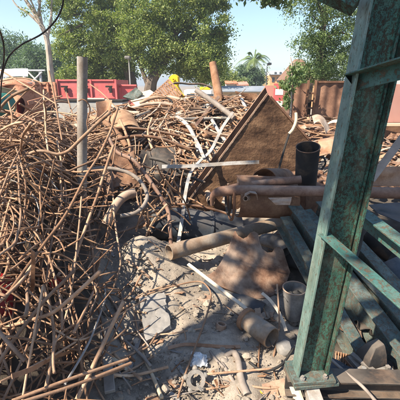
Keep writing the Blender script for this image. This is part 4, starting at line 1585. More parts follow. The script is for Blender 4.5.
# long weathered pipe
mb = MB()
a, b = at(169, 252.5, 2.62), at(292, 219.5, 3.5)
tube(mb, [a.lerp(b, k / 10) for k in range(11)], [.067 * (1 + U(-.03, .03)) for k in range(11)], 26, wall=.006, dent=.05)
tag(build("long_pipe", mb, M['pipe_mix'], smooth=40), "long weathered grey-brown pipe with an open end lying above the dusty mound", "pipe")
# two rusty pipes
P = [at(212, 205, 2.98), at(213, 196, 2.95), at(219, 192, 2.92), at(232, 190.5, 2.9), at(262, 190.5, 2.85), at(300, 191, 2.78), at(350, 192, 2.68), at(425, 194, 2.55)]
P = smooth_path(P, 4)
mb = MB(); tube(mb, P, [.016 + .029 * min(1, i / 9) for i in range(len(P))], 18, dent=.03)
tag(build("rusty_pipe", mb, M['rust_red'], smooth=50), "long reddish rusty pipe passing behind the green post, its left end pinched", "pipe")
P = [at(222, 189, 2.96), at(240, 185.5, 2.95), at(270, 182.5, 2.94), at(301, 179.5, 2.92)]
mb = MB(); tube(mb, P, [.018, .028, .033, .036], 16, wall=.005)
tag(build("rusty_pipe", mb, M['rust_red'], smooth=50), "shorter rusty pipe with an open right end resting on the longer reddish one", "pipe")
t = thing("pipe_clip", "small tan square clip on the long reddish pipe", "clip", at(250, 199, 2.8))
mb = MB(); strip(mb, [at(244, 200, 2.8), at(245, 195, 2.78), at(250, 192, 2.78), at(256, 193, 2.78), at(257, 198, 2.8)], .05, .006, side=(0, 1, 0)); build("band", mb, M['rust_dusty'], t)
mb = MB(); tube(mb, [at(248, 198, 2.82), at(245.5, 198.5, 2.74)], .024, 8, wall=.006); build("socket", mb, M['rust_dusty'], t)
# half drum under the pipes
c0, c1 = at(236, 196, 3.02), at(292, 198, 3.08)
ax = (c1 - c0).normalized()
uu = Vector((0, 0, 1)); ww = ax.cross(uu).normalized()
t = thing("half_drum", "dark rusty half drum shell hanging under the two reddish pipes", "drum", gz(c0.lerp(c1, .5)))
mb = MB(); sheet(mb, lambda u, v: c0.lerp(c1, u) + (uu * math.cos(-.2 + 3.5 * (v)) + ww * -math.sin(-.2 + 3.5 * v) * (-1 if ww.y > 0 else 1) * -1) * .19, 16, 22, .008); build("shell", mb, M['rust'], t, smooth=60)
for r_, Yo, mt in ((.20, 0, 'rust'), (.145, .05, 'burnt')):
    pts = []
    for k in range(19):
        a = R(-30) + R(240) * k / 18
        pts.append(c0 + ax * (-.05 - Yo * .5) + (uu * -math.cos(a - R(90)) * 1.0 + ww * math.sin(a - R(90)) * .8) * r_ + Vector((0, -.02, -.02)))
    mb = MB(); tube(mb, pts, .012, 7); build("rim", mb, M[mt], t)
# curved half pipe and flat plate above the pipes
c0, c1 = at(264, 182, 3.15), at(284, 178, 3.75)
ax = (c1 - c0).normalized(); ww = ax.cross(Vector((0, 0, 1))).normalized(); uu = ww.cross(ax)
mb = MB(); sheet(mb, lambda u, v: c0.lerp(c1, u) + (ww * math.cos(3.5 * v - .2) + uu * math.sin(3.5 * v - .2)) * (.125 - .02 * u), 12, 20, .007)
tag(build("pipe_shell", mb, M['rust'], smooth=60), "split rusty pipe shell with a dark arched opening above the two reddish pipes", "pipe shell")
px_sheet("tan_plate", [(237, 177), (258, 175), (258, 188), (237, 188)], (3.1, 3.1, 3.05, 3.05), M['rust_dusty'], "small flat tan plate left of the arched pipe shell", "plate", wav=.01)
px_sheet("tan_plate", [(268, 198), (292, 197), (290, 205), (276, 205)], (2.72, 2.7, 2.66, 2.68), M['rust_dusty'], "small tan plate hanging under the long reddish pipe beside the green post", "plate", wav=.01)
# blackened can
a, b = at(305.5, 186, 3.30), at(308, 147, 3.16)
P = [a.lerp(b, k / 6) for k in range(7)]
t = thing("blackened_can", "black burnt open steel can standing beside the green post", "can", a)
mb = MB(); tube(mb, P, [.102, .103, .104, .104, .105, .106, .107], 28, wall=.006); build("shell", mb, M['burnt'], t, smooth=40)
mb = MB(); tube(mb, [a + (b - a) * .02, a + (b - a) * .05], .098, 28); build("bottom", mb, M['burnt'], t)
mb = MB(); ca = (b - a).normalized(); c1 = ca.cross(Vector((0, 1, 0))).normalized(); c2 = ca.cross(c1); pts = [b + (c1 * math.cos(x) + c2 * math.sin(x)) * .106 for x in np.linspace(0, 6.1, 28)]; tube(mb, pts, .005, 6); build("rim", mb, M['rust'], t)
mb = MB(); q = at(316.5, 158, 3.2); pts = [q, q + Vector((.06, 0, .01)), q + Vector((.09, 0, -.05)), q + Vector((.06, 0, -.11))]; tube(mb, smooth_path(pts, 4), .009, 6); build("handle", mb, M['burnt'], t)
o = build("rusty_box", MB() and box(MB(), at(309, 197, 3.45), .42, .4, .22, .4), M['rust'], bevel=.006)
tag(o, "dark rusty box under the blackened can behind the long reddish pipe", "box")

# grey pipe socket and torn plate
P = [at(262, 240, 3.05), at(272, 241, 3.0), at(281, 246, 2.9), at(286, 252, 2.82)]
mb = MB(); tube(mb, smooth_path(P, 4), [.055, .062, .066, .068, .07, .07, .068, .066, .064, .062, .06, .056, .056][:len(smooth_path(P, 4))], 18, wall=.008)
tag(build("pipe_elbow", mb, M['grey_steel'], smooth=50), "grey pipe elbow with a dark open mouth behind the torn plate", "pipe")
TOP = [(219, 272), (227, 252), (235, 231), (238, 236), (243, 239), (247, 237), (250, 233), (254, 231.5), (258, 234), (259.5, 242), (262, 249), (267, 253), (272, 252.5), (275, 248), (279, 247), (283, 250), (286, 260), (290, 272)]
BOT = [(206, 276), (214, 284), (222, 288), (232, 292), (240, 295), (246, 297), (252, 298), (258, 298.5), (264, 298), (270, 297), (276, 293), (281, 289), (286, 284)]


def lerp_list(L_, u):
    f = u * (len(L_) - 1); i = min(int(f), len(L_) - 2); s = f - i
    return (L_[i][0] * (1 - s) + L_[i + 1][0] * s, L_[i][1] * (1 - s) + L_[i + 1][1] * s)


TP = at(235, 232, 2.80)
TNn = (at(287, 250, 2.76) - TP).cross(at(250, 298, 2.32) - TP).normalized()


def on_torn(px, py):
    r_ = ray(px, py)
    o_ = Vector((0, 0, EYE))
    return o_ + r_ * ((TP - o_).dot(TNn) / r_.dot(TNn))


def torn(u, v):
    p = on_torn(*lerp_list(TOP, u)).lerp(on_torn(*lerp_list(BOT, u)), v)
    return p + Vector((0, -.6, .8)) * (.012 * math.sin(5 * u + 1) * v + .006 * mnoise.noise(p * 6) + .003 * mnoise.noise(p * 25))


mb = MB(); sheet(mb, torn, 136, 26, .012)
tag(build("torn_plate", mb, M['torn'], smooth=60), "torn rusty plate with a scalloped top edge leaning over the dirt", "plate")

# dark debris between torn plate and post
for px, py, Yd, r, lab in ((293, 262, 2.75, .075, "upper dark lump of burnt scrap beside the green post"), (300, 252, 2.95, .09, "rear dark lump of burnt scrap beside the green post")):
    mb = MB(); rock(mb, at(px, py, Yd), r, (1, 1, .8), .5)
    tag(build("burnt_lump", mb, M['dark'], smooth=40), lab, "scrap lump")
# bucket
a = at(293, 317, 2.12); b = Vector((a.x - .012, a.y - .01, a.z + .25))
t = thing("rusty_bucket", "dusty tapered bucket full of dark clods between the torn plate and the green post", "bucket", a)
P = [a.lerp(b, k / 6) for k in range(7)]
mb = MB(); tube(mb, P, [.055, .060, .065, .070, .075, .079, .082], 24, wall=.004, dent=.06); build("shell", mb, M['grey_steel'], t, smooth=50)
mb = MB(); tube(mb, [a + (b - a) * .02, a + (b - a) * .07], .05, 20); build("bottom", mb, M['rust'], t)
mb = MB(); axb = (b - a).normalized(); s1 = axb.cross(Vector((0, 1, 0))).normalized(); s2 = axb.cross(s1)
tube(mb, [b + (s1 * math.cos(x) + s2 * math.sin(x)) * .081 for x in np.linspace(0, 6.2, 26)], .005, 6); build("rim", mb, M['rust_dusty'], t)
for k, (dx, dz) in enumerate(((-.02, .3), (.02, .5), (0, .68), (.03, .74), (-.03, .72))):
    mb = MB(); rock(mb, a.lerp(b, dz) + s1 * dx + s2 * U(-.02, .02), .042, (1, 1, .9), .5)
    tag(build("clod", mb, M['rubber'], smooth=40), "dark clod lying inside the dusty bucket", "clod", "clods in the bucket")

# blue tube, lath and pipe stub in front
a, b = at(204, 285, 2.45), at(262, 312, 2.25)
mb = MB(); tube(mb, [a.lerp(b, k / 8) for k in range(9)], .072, 22, wall=.006, dent=.06)
tag(build("blue_tube", mb, M['navy'], smooth=50), "dark blue tube half buried under the torn plate", "tube")
o = build("pale_lath", prism(MB(), prof_rect(.026, .012), at(188, 264, 2.42), at(257, 317, 2.02), (0, -.3, 1)), M['lath'], bevel=.002)
tag(o, "straight pale wooden lath lying across the blue tube", "lath")
a, b = at(246, 319, 2.02), at(272, 338, 1.84)
t = thing("short_pipe", "short thick tan pipe with a collar lying on the dirt, open towards the green post", "pipe", gz(a))
mb = MB(); P = [a.lerp(b, k / 6) for k in range(7)]; tube(mb, P, [.066, .068, .069, .07, .07, .071, .071], 24, wall=.008, dent=.03); build("barrel", mb, M['pipe_mix'], t, smooth=40)
d = (b - a).normalized()
mb = MB(); tube(mb, [a - d * .018, a - d * .012, a + d * .010, a + d * .016], [.074, .082, .082, .074], 24); build("collar", mb, M['rust_orange'], t, smooth=40)

# ------------------------------------------------------------------ the green steel frame
PB = Vector((.588, 1.47, .150))
PT = Vector((.705, 1.40, 2.45))
pd = (PT - PB).normalized()
t = thing("green_post", "tall green steel frame post of flaking paint with arms reaching right", "steel frame", (PB.x, PB.y, 0))
PHI = R(4)
webdir = Vector((math.cos(PHI), math.sin(PHI), 0))        # across the web
fwd = Vector((math.sin(PHI), -math.cos(PHI), 0))          # flange depth, towards the camera
HW, HB = .166, .088
mb = MB(); prism(mb, prof_rect(HW - .022, .010), PB, PT, -fwd); build("web", mb, M['green'], t)
for s in (-1, 1):
    o_ = webdir * (s * (HW / 2 - .0055))
    mb = MB(); prism(mb, prof_rect(.011, HB), PB + o_, PT + o_, -fwd); build("flange", mb, M['green_pale'] if s < 0 else M['green'], t, bevel=.002)
for s in (-1, 1):
    o_ = webdir * (s * (HW / 2 - .020)) + fwd * .012
    mb = MB(); tube(mb, [PB + o_ + pd * .02, PB.lerp(PT, .5) + o_, PT + o_], .007, 6); build("fillet", mb, M['green'], t, smooth=180)
# base plates and bolts
bz = PB.z
mb = MB(); box(mb, (PB.x, PB.y, bz - .010), .225, .155, .020, PHI); bp = build("base_plate", mb, M['green_grey'], t, bevel=.003)
mb = MB(); box(mb, (PB.x + .01, PB.y + .005, bz - .034), .24, .165, .022, PHI + .05); build("packing_plate", mb, M['green_grey'], t, bevel=.003)
for s in (-1, 1):
    for f in (.056, -.056):
        c = PB + webdir * (s * .060) + fwd * f
        mb = MB(); tube(mb, [c + Vector((0, 0, -.002)), c + Vector((0, 0, .012))], .014, 6); bo = build("bolt", mb, M['grey_steel'], t, smooth=0)
        mb = MB(); tube(mb, [c + Vector((0, 0, .012)), c + Vector((0, 0, .022))], .008, 10); build("bolt_end", mb, M['grey_steel'], bo)
# upper arm: an angle bolted to the web
q0 = at(357, 75.5, 1.415)
q1 = q0 + (at(402, 62.5, 1.24) - q0) * 2.2
mb = MB(); prism(mb, [(-.004, 0), (.062, 0), (.062, .006), (.002, .006), (.002, -.055), (-.004, -.055)], q0, q1, (0, 0, 1)); build("upper_arm", mb, M['green_clean'], t, bevel=.0015)
# middle arm coming towards the camera
q0 = at(323, 233, 1.42)
q1 = q0 + (at(402, 303, 1.02) - q0) * 1.3
mb = MB(); prism(mb, [(-.034, 0), (.026, 0), (.026, -.006), (-.028, -.006), (-.028, -.055), (-.034, -.055)], q0, q1, (0, 0, 1)); build("middle_arm", mb, M['green_clean'], t, bevel=.0015)
# rear arm behind the post
q0 = at(350, 199, 1.70)
q1 = q0 + (at(402, 238, 1.34) - q0) * 1.3
mb = MB(); prism(mb, [(-.02, 0), (.05, 0), (.05, -.008), (-.012, -.008), (-.012, -.10), (-.02, -.10)], q0, q1, (0, 0, 1)); build("rear_arm", mb, M['green_clean'], t, bevel=.0015)
# bracket at the top running out to the left
q0 = at(356, 6, 1.40)
q1 = q0 + (at(334, -4, 1.44) - q0) * 2.2
mb = MB(); prism(mb, prof_rect(.05, .055), q0, q1, (0, -1, .3)); build("top_bracket", mb, M['green'], t, bevel=.003)
# sleeper under the frame
za = bz - .046
mb = MB()
q0 = Vector((PB.x - .12, PB.y + .02, za - .055)); q1 = Vector((PB.x + 1.3, PB.y - .02, za - .055))
prism(mb, prof_I(.11, .10, .012, .012), q0, q1)
tag(build("steel_sleeper", mb, M['burnt'], bevel=.002), "dark steel sleeper on the ground carrying the green post", "steel beam")
q0 = Vector((PB.x + .0, PB.y - .055, .098)); q1 = at(322, 415, 1.27)
mb = MB(); prism(mb, [(-.035, 0), (.035, 0), (.035, -.05), (.029, -.05), (.029, -.006), (-.035, -.006)], q0, q1)
tag(build("pale_angle", mb, M['white_strip'], bevel=.0015), "pale angle bar running from the green post's base plate to the bottom edge", "angle bar")

# long green beams sloping down behind the post
def ibeam(p0, p1, h, b, label, m='green_grey', up=(0, 0, 1)):
    t = thing("green_beam", label, "steel beam", gz(p0.lerp(p1, .5)))
    d = (p1 - p0).normalized(); up = Vector(up); u = (up - d * up.dot(d)).normalized()
    mb = MB(); prism(mb, prof_rect(.010, h - .024), p0, p1, u); build("web", mb, M[m], t)
    for s, nm in ((1, "top_flange"), (-1, "bottom_flange")):
        o_ = u * (s * (h / 2 - .006))
        mb = MB(); prism(mb, prof_rect(b, .012), p0 + o_, p1 + o_, u); build(nm, mb, M[m], t, bevel=.002)
    return t


ibeam(at(290, 211, 2.95), at(425, 395, 1.52), .19, .12, "long grey-green beam sloping from the reddish pipes down to the bottom right")
ibeam(at(318, 208, 3.0), at(440, 345, 1.72), .16, .10, "second long green beam lying behind and above the sloping one")
ibeam(at(304, 216, 2.9), at(452, 384, 1.52), .15, .10, "narrow green beam wedged between the two long sloping beams")
ibeam(at(283, 222, 2.86), at(398, 428, 1.40), .14, .09, "lowest green beam of the sloping stack, nearest the dusty bucket")
# foot of the beams
t = thing("beam_seat", "bolted steel seat block carrying the long sloping beam near the bottom right", "support", at(370, 385, 1.5))
c = at(372, 352, 1.62)
mb = MB()
rz_ = Matrix.Rotation(.3, 3, 'Z')
vs = []
for zz, s_, dx in ((-.065, .068, 0), (.0, .060, .0), (.045, .040, .015), (.06, .030, .02)):
    for (p_, q_) in ((-1, -1), (1, -1), (1, 1), (-1, 1)):
        vs.append(c + rz_ @ Vector((p_ * s_ + dx, q_ * s_ * .85, zz + .006 * p_)))
fs = [(3, 2, 1, 0), (12, 13, 14, 15)] + [(l * 4 + k, l * 4 + (k + 1) % 4, l * 4 + 4 + (k + 1) % 4, l * 4 + 4 + k) for l in range(3) for k in range(4)]
mb.add(vs, fs)
build("block", mb, M['burnt'], t, bevel=.005)
mb = MB(); box(mb, c + Vector((-.005, -.01, -.078)), .19, .16, .022, .25); build("plate", mb, M['grey_steel'], t, bevel=.003)
mb = MB(); box(mb, c + Vector((.0, 0, -.105)), .22, .17, .02, .22); build("plate", mb, M['rust'], t, bevel=.003)
for dx, dy in ((-.07, -.07), (.07, -.06), (.075, .05)):
    q = c + Vector((dx, dy, -.068))
    mb = MB(); tube(mb, [q, q + Vector((0, 0, .022))], .015, 6); build("bolt", mb, M['grey_steel'], t, smooth=0)
q = c + Vector((.08, -.07, -.15)); mb = MB(); tube(mb, [q, q + Vector((0, 0, .05))], .012, 8); build("stud", mb, M['rust'], t)
mb = MB(); prism(mb, prof_rect(.03, .012), c + Vector((-.10, .03, -.04)), c + Vector((-.02, -.09, -.052)), (0, 0, 1)); build("stiffener", mb, M['grey_steel'], t)
# grate and tan offcuts beside it
A, B, Dd = at(336, 352, 1.78), at(361, 358, 1.80), at(334, 372, 1.66)
Cc = B + (Dd - A)
t = thing("small_grate", "small rusty floor grate lying in the dark behind the green post's foot", "grate", A.lerp(Cc, .5))
for k in range(11):
    s = k / 10
    mb = MB(); prism(mb, prof_rect(.006, .02), A.lerp(B, s), Dd.lerp(Cc, s)); build("bar", mb, M['rust_orange'], t)
for s in (.03, .97):
    mb = MB(); prism(mb, prof_rect(.008, .022), A.lerp(Dd, s) + Vector((0, 0, -.004)), B.lerp(Cc, s) + Vector((0, 0, -.004))); build("cross_bar", mb, M['rust'], t)
px_sheet("tan_offcut", [(343, 340), (352, 346), (364, 353), (356, 350)], (1.95, 1.9, 1.82, 1.88), M['rust_orange'], "narrow tan offcut tilted behind the small grate", "sheet", wav=.01)
px_sheet("tan_offcut", [(356, 344), (373, 341), (372, 352), (362, 353)], (1.9, 1.9, 1.84, 1.84), M['cream'], "pale sunlit offcut between the small grate and the sloping beam", "sheet", wav=.01)
px_rod("grey_flat", [(328, 357), (345, 372), (362, 386), (378, 404)], (1.62, 1.30), .009, M['hose'], "grey rod lying across the steel sleeper at the bottom right", cat="rod")
# diagonal grey bar, dark ring, pieces behind the frame
q0, q1 = at(368, 178, 2.3), at(403, 131, 2.4)
mb = MB(); prism(mb, prof_L(.05, .05, .006), q0, q0 + (q1 - q0) * 1.5, (0, -.6, .6))
tag(build("grey_angle", mb, M['hose'], bevel=.001), "grey angle bar slanting up to the right edge behind the green post", "angle bar")
t = thing("car_tyre", "black tyre standing in the dark behind the green post", "tyre", gz(at(352, 238, 2.25)))
c = at(350, 242, 2.25)
mb = MB()
axd = Vector((.8, -.6, 0)).normalized(); s1 = Vector((0, 0, 1)); s2 = axd.cross(s1)
RR, rr, n1, n2 = .13, .05, 30, 12
vs, fs = [], []
for i in range(n1):
    A_ = 2 * math.pi * i / n1
    rad = s1 * math.cos(A_) + s2 * math.sin(A_)
    for j in range(n2):
        B_ = 2 * math.pi * j / n2
        vs.append(c + rad * (RR + rr * math.cos(B_)) + axd * (rr * 1.2 * math.sin(B_)))
for i in range(n1):
    for j in range(n2):
        fs.append((i * n2 + j, ((i + 1) % n1) * n2 + j, ((i + 1) % n1) * n2 + (j + 1) % n2, i * n2 + (j + 1) % n2))
mb.add(vs, fs)
build("tread", mb, M['rubber'], t, smooth=180)
px_sheet("brown_sheet", [(366, 168), (404, 166), (404, 186), (362, 186)], (2.9, 2.9, 2.8, 2.8), M['rust_orange'], "brown sunlit sheet behind the slanting grey angle bar at the right edge", "sheet", wav=.03)
px_sheet("grey_sheet", [(368, 205), (404, 202), (404, 224), (380, 214)], (2.7, 2.7, 2.5, 2.6), M['navy'], "dark blue-green sheet behind the green frame's rear arm", "sheet", wav=.04)
for i in range(26):
    px, py = U(366, 410), U(138, 186)
    Yb = 3.2 + (186 - py) / 48 * 3.2
    c = at(px, py, Yb)
    a = U(-.9, .9)
    L = U(.15, .6)
    d = Vector((math.cos(a), U(-.4, .4), math.sin(a) * .5)) * L * .5
    mb = MB(); strip(mb, smooth_path([c - d, c + Vector((0, 0, U(-.04, .06))), c + d], 4), U(.02, .08), .006, twist=U(-1, 1))
    tag(build("steel_strip", mb, M[random.choice(('pale_scrap', 'scrap', 'rust_dusty'))], smooth=40), "bent steel strip in the scrap at the right edge behind the green post", "strip", "strips behind the green post")
J = [((300, 226), (318, 262), 2.95, .10, 'burnt', "burnt round drum lying in the dark between the long pipe and the green post"),
     ((352, 300), (378, 322), 2.2, .09, 'burnt', "blackened pipe lying in the dark under the long sloping beam"),
     ((386, 262), (410, 300), 2.3, .10, 'navy', "dark blue pipe lying behind the rear arm at the right edge"),
     ((344, 318), (366, 344), 2.05, .055, 'rubber', "black hose length in the dark right of the green post's foot"),
     ((372, 232), (398, 252), 2.75, .13, 'burnt', "burnt drum behind the rear arm of the green frame")]
for p_, q_, Yj, rj, mj, lj in J:
    a_, b_ = at(*p_, Yj + .1), at(*q_, Yj - .1)
    mb = MB(); tube(mb, [a_.lerp(b_, k / 6) for k in range(7)], rj, 18, wall=.008, dent=.08)
    tag(build("burnt_pipe", mb, M[mj], smooth=50), lj, "pipe")
for i in range(40):  # dark sheets added as filler for shade and dark junk under the beams
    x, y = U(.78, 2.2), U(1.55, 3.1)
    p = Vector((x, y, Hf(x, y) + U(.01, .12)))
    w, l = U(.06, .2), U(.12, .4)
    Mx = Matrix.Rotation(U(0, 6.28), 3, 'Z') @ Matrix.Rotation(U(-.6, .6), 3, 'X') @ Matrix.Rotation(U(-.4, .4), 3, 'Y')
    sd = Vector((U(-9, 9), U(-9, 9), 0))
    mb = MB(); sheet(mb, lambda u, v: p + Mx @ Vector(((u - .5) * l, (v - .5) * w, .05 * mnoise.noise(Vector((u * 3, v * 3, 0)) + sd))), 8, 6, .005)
    tag(build("dark_filler_sheet", mb, M[random.choice(('burnt', 'burnt', 'dark', 'rust', 'navy'))], smooth=50), "dark scrap sheet added for the shade and dark junk under the green frame", "sheet", "dark filler sheets under the green frame")
# scrap heaped behind the trough and before the brown gate
for i in range(80):
    px, py = U(290, 350), U(118, 152)
    Yb = 5.2 + (150 - py) / 32 * 2.6
    c = at(px, py, Yb)
    a = U(-.7, .7); L = U(.2, .8)
    d = Vector((math.cos(a), U(-.5, .5), math.sin(a) * .5)) * L * .5
    mb = MB(); strip(mb, smooth_path([c - d, c + Vector((0, 0, U(-.05, .08))), c + d], 4), U(.03, .10), .006, twist=U(-1, 1))
    tag(build("steel_strip", mb, M[random.choice(('pale_scrap', 'scrap', 'rust_orange', 'rust_red'))], smooth=40), "bent steel strip in the scrap between the trough and the brown gate", "strip", "strips before the brown gate")
px_sheet("pale_sheet", [(312, 116), (330, 128), (326, 134), (314, 124)], (6.2, 6.0, 5.8, 6.0), M['pale_scrap'], "pale curved sheet in front of the brown gate's ladder-like gap", "sheet", bend=(0, 0, .1))
px_sheet("rusty_sheet", [(318, 140), (336, 136), (336, 152), (320, 156)], (5.0, 5.0, 4.6, 4.6), M['rust_orange'], "rusty sheet between the blackened can and the green post", "sheet", wav=.06)
mb = MB()
for i in range(260):
    px, py = U(286, 420), U(132, 190)
    Yb = 3.4 + (190 - py) / 58 * 3.6
    c = at(px, py + 3, Yb)
    rock(mb, c, U(.03, .10), (1, U(.5, 1), U(.3, .7)), .6)
tag(build("scrap_rubble", mb, M['rust'], smooth=0), "rusty fragments heaped behind the green post and the blackened can", "rubble", kind="stuff")

# ------------------------------------------------------------------ foreground dirt
def gpt(px, py, off=.0):
    p = on_heap(px, py, 0)
    return p + Vector((0, 0, off))


def ground_rod(pts, off, r, mat, label, cat="rod", n=8, group=None, k=5):
    P = [gpt(p[0], p[1], (off[i] if isinstance(off, list) else off)) for i, p in enumerate(pts)]
    mb = MB(); tube(mb, smooth_path(P, k), r, n)
    return tag(build("rebar_rod", mb, M[mat], smooth=180), label, cat, group)


mb = MB()
P = [gpt(*q, .03) for q in ((176, 287), (150, 294), (135, 302), (134, 312), (137, 330), (141, 342), (156, 339), (180, 336), (203, 332))]
tube(mb, smooth_path(P, 5), .0055, 7)
tag(build("bent_wire", mb, M['rod'], smooth=180), "thin rusty rod bent into a rectangle round the grey slab", "rod")
P = [gpt(*q, z) for q, z in (((131, 305), .035), ((150, 298), .04), ((176, 291), .05), ((198, 288), .06), ((207, 294), .07), ((211, 306), .08), ((205, 330), .08), ((194, 358), .06), ((184, 384), .04), ((178, 402), .03))]
mb = MB(); tube(mb, smooth_path(P, 5), .0065, 7)
tag(build("bent_wire", mb, M['rod'], smooth=180), "thin tan rod bent round at the top and running down to the bottom edge", "rod")
# grey slab
q = [gpt(139.5, 303, .035), gpt(165, 297, .03), gpt(171, 331, .035), gpt(146, 348, .035)]
mb = MB()
sdv = Vector((2, 2, 2))


def slab_fn(u, v):
    p = q[0].lerp(q[1], u).lerp(q[3].lerp(q[2], u), v)
    cut = .018 if (u > .55 and .45 < v < .62) else 0
    return p + Vector((.006 * mnoise.noise(Vector((u * 8, v * 8, 0))) - cut, 0, .008 * mnoise.noise(Vector((u * 5, v * 7, 3)))))


sheet(mb, slab_fn, 22, 26, .03)
tag(build("grey_slab", mb, M['stone_grey'], smooth=40, bevel=.002), "broken grey slab lying on the dirt inside the bent rod rectangle", "slab")
t_ = [((142, 356), (162, 402), .03, .011, 'wood', "tan stick lying from the grey slab down to the bottom edge"),
      ((150, 280), (127, 262), .02, .010, 'rust_dusty', "short tan stick on the dusty mound left of the long pipe's mouth"),
      ((207, 381), (275, 375), .05, .0065, 'rod', "thin rod lying level at the bottom edge below the white film"),
      ((222, 366), (240, 402), .02, .012, 'hose', "grey stub of pipe lying near the bottom edge under the rusty flat strip"),
      ((210, 355), (224, 372), .03, .009, 'hose', "short grey rod end beside the white film"),
      ((120, 318), (106, 296), .03, .010, 'rust_dusty', "short rod between the left heap and the grey slab"),
      ((260, 345), (258, 372), .02, .006, 'rod_deep', "dark thin rod on the dirt under the short tan pipe")]
for a, b, off, r, m, lab in t_:
    m_ = ((a[0] + b[0]) / 2 + U(-2, 2), (a[1] + b[1]) / 2)
    ground_rod([a, m_, b], off, r, m, lab)
P = [gpt(*q, z) for q, z in (((168, 352), .03), ((185, 349), .035), ((205, 350), .035), ((225, 352), .04), ((240, 351), .035))]
mb = MB(); strip(mb, smooth_path(P, 4), .022, .005, side=(0, 1, .3)); tag(build("rusty_flat", mb, M['rust_orange']), "rusty flat strip lying across the dirt above the white film", "strip")
# crumpled white film
c = gpt(199, 364, .03)
sd = Vector((7, 1, 3))
mb = MB(); sheet(mb, lambda u, v: c + Vector(((u - .5) * .10, (v - .5) * .10, .04 * (1 - (2 * u - 1) ** 2) * (1 - (2 * v - 1) ** 2))) + Vector((mnoise.noise(Vector((u * 4, v * 4, 0)) + sd), mnoise.noise(Vector((u * 4, v * 4, 5)) + sd), mnoise.noise(Vector((u * 6, v * 6, 9)) + sd) * .8)) * .026, 26, 26, .002)
tag(build("plastic_film", mb, M['foil'], smooth=25), "crumpled piece of white plastic film on the dirt", "plastic film")
# old ring (gear) and bracket
t = thing("gear_ring", "dusty cast ring with stubby lugs lying near the bottom edge", "ring", gpt(197, 385))
c = gpt(196, 384, .03)
nx_ = Vector((.1, -.75, .66)).normalized(); s1 = Vector((1, 0, 0)); s1 = (s1 - nx_ * s1.dot(nx_)).normalized(); s2 = nx_.cross(s1)
mb = MB(); tube(mb, [c - nx_ * .016, c - nx_ * .006, c + nx_ * .006, c + nx_ * .016], [.052, .056, .056, .052], 26, wall=.020); build("ring", mb, M['grey_steel'], t, smooth=40)
for k in range(5):
    a = .4 + k * 1.25
    p = c + (s1 * math.cos(a) + s2 * math.sin(a)) * .058
    mb = MB(); rock(mb, p, .018, (1, 1, .9), .25); build("lug", mb, M['grey_steel'], t, smooth=60)
t = thing("cast_bracket", "grey bent casting beside the rod ends at the bottom edge", "casting", gpt(232, 372))
P = [gpt(225, 360, .03), gpt(233, 358, .045), gpt(238, 366, .04), gpt(241, 384, .03), gpt(247, 398, .02)]
mb = MB(); tube(mb, smooth_path(P, 4), [.016] * 5 + [.02] * 6 + [.022] * 6, 10, dent=.2); build("arm", mb, M['hose'], t, smooth=60)
mb = MB(); rock(mb, gpt(224, 364, .02), .03, (1, .8, .7), .3); build("boss", mb, M['grey_steel'], t, smooth=60)
# grey lump left of the post, yellow scrap
t = thing("pipe_ring", "short dusty ring half buried in the dirt left of the short tan pipe", "ring", gpt(221, 328))
c = gpt(221, 329, .022)
mb = MB(); tube(mb, [c + Vector((-.004, -.004, -.018)), c + Vector((.004, .004, .018))], .036, 20, wall=.010, dent=.1); build("ring", mb, M['rust_dusty'], t, smooth=40)
mb = MB(); c = gpt(262, 393, .012); sheet(mb, lambda u, v: c + Vector(((u - .5) * .025, (v - .5) * .035, .006 * math.sin(u * 5 + v * 3))), 6, 6, .0015)
tag(build("yellow_wrapper", mb, M['yellow'], smooth=40), "tiny yellow scrap lying on the dirt near the bottom edge", "wrapper")
mb = MB(); rock(mb, gpt(283, 352, .03), .055, (1, 1, .9), .4); tag(build("grey_rock", mb, M['stone_grey'], smooth=40), "grey rough lump against the green post's foot", "rock")
# flat tan sheets at the foot of the post
px_sheet("tan_sheet", [(262, 384), (284, 378), (290, 404), (264, 408)], (1.52, 1.54, 1.42, 1.40), M['rust_dusty'], "dusty tan sheet on the ground left of the green post's base plate", "sheet", wav=.015)
px_sheet("tan_sheet", [(284, 372), (294, 371), (305, 404), (296, 406)], (1.56, 1.56, 1.40, 1.40), M['pale_scrap'], "narrow pale sheet beside the green post's base plate", "sheet", wav=.01)
px_rod("leaning_rod", [(277, 284), (278.5, 305), (279, 328), (272, 364)], [2.15, 2.08, 1.98, 1.72], .0065, M['rod'], "thin rod leaning in front of the dusty bucket")
px_strip("pale_strip", [(262, 293), (270, 300), (278, 311), (283, 322), (286, 331)], (2.2, 1.98), .022, .004, M['lath'], "pale narrow strip curving down left of the dusty bucket", "strip", side=(1, 0, .2))
ground_rod([(249, 366), (262, 376), (280, 372), (293, 356)], [.03, .04, .05, .06], .008, 'rubber', "black cable looped on the ground left of the green post", cat="cable")
ground_rod([(206, 392), (240, 388), (268, 391), (292, 388)], .02, .006, 'rod', "thin rod lying along the very bottom edge")
for i in range(26):
    px, py = U(92, 150), U(285, 402)
    p = gpt(px, py, U(.012, .05))
    a_ = random.choice((U(.2, 1.0), U(1.9, 2.7), U(0, 3.14)))
    L = U(.12, .42)
    dv = Vector((math.cos(a_), math.sin(a_), 0)) * L * .5
    p0, p1 = p - dv, p + dv
    p0.z = Hf(p0.x, p0.y) + U(.01, .07); p1.z = Hf(p1.x, p1.y) + U(.01, .07)
    mb = MB(); tube(mb, smooth_path([p0, p + Vector((U(-.02, .02), U(-.02, .02), .01)), p1], 4), random.choice((.0035, .005, .007, .009)), 7)
    tag(build("ground_rod", mb, M[random.choice(('rod', 'rod_deep', 'rod', 'hose'))], smooth=180), "loose rod lying on the dirt between the left heap and the grey slab", "rod", "loose rods beside the left heap")
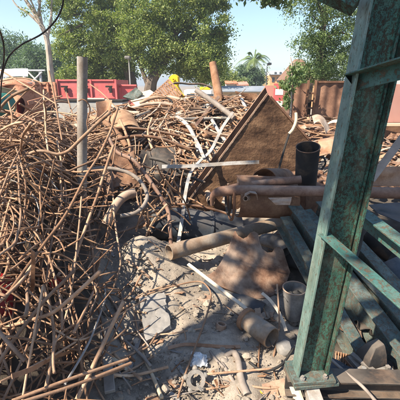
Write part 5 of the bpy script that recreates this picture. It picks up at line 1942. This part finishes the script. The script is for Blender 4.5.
for k, (p_, q_, w_) in enumerate((((112, 316), (128, 352), .035), ((100, 352), (134, 378), .028), ((126, 384), (140, 340), .03))):
    A_, B_ = gpt(*p_, .02), gpt(*q_, .025)
    mb = MB(); prism(mb, prof_rect(w_, .012), A_, B_)
    tag(build("grey_plank", mb, M[('grey_steel', 'wood', 'stone_grey')[k]], bevel=.002), ("dull grey plank lying left of the grey slab", "weathered wooden plank lying near the two parallel rods", "pale grey plank lying below the grey slab")[k], "plank")
# twigs and flat scraps scattered over the dirt
for i in range(70):
    px, py = U(112, 290), U(238, 400)
    if px < 140 - (400 - py) * .12 and random.random() < .4:
        continue
    p = gpt(px, py, .012)
    a = U(0, 6.28); L = U(.04, .22)
    q2 = p + Vector((math.cos(a), math.sin(a), 0)) * L
    q2.z = Hf(q2.x, q2.y) + U(.005, .04)
    mid = p.lerp(q2, .5) + Vector((U(-.01, .01), U(-.01, .01), .008))
    mb = MB(); tube(mb, smooth_path([p, mid, q2], 3), U(.002, .005), 5)
    tag(build("wire_end", mb, M[random.choice(('rod', 'rod_deep', 'hose', 'burnt'))], smooth=180), "short rusty wire end scattered on the dusty ground", "wire", "wire ends on the dirt")
for i in range(80):
    px, py = U(112, 292), U(240, 402)
    p = gpt(px, py, .012)
    w, l = U(.015, .05), U(.03, .11)
    Mx = Matrix.Rotation(U(0, 6.28), 3, 'Z') @ Matrix.Rotation(U(-.35, .35), 3, 'X') @ Matrix.Rotation(U(-.3, .3), 3, 'Y')
    sd = Vector((U(-9, 9), U(-9, 9), 0)); cv = U(-.02, .02)

    def fl_(u, v):
        return p + Mx @ Vector(((u - .5) * l + .012 * mnoise.noise(Vector((u * 4, v * 4, 0)) + sd), (v - .5) * w + .012 * mnoise.noise(Vector((u * 4, v * 4, 7)) + sd), cv * (2 * u - 1) ** 2))
    mb = MB(); sheet(mb, fl_, 6, 4, .004)
    tag(build("metal_flake", mb, M[random.choice(('rust_dusty', 'scrap', 'stone_grey', 'pale_scrap', 'rust_orange', 'burnt'))], smooth=30), "small flat metal flake scattered on the dusty ground", "metal flake", "metal flakes on the dirt")
# crumbs and stones nobody could count
mb = MB()
for i in range(4200):
    px, py = U(104, 300), 222 + 185 * random.random() ** 1.1
    p = on_heap(px, py, 0)
    if p.y > 3.4:
        continue
    p.z = Hf(p.x, p.y)
    r = .0025 + .006 * random.random() ** 2 + (.028 * random.random() if random.random() < .05 else 0)
    rock(mb, p + Vector((U(-.02, .02), U(-.02, .02), r * .4)), r, (1, U(.7, 1), U(.5, .9)), .5)
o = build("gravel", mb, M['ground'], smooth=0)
tag(o, "loose crumbs and stones strewn over the dusty ground", "gravel", kind="stuff")
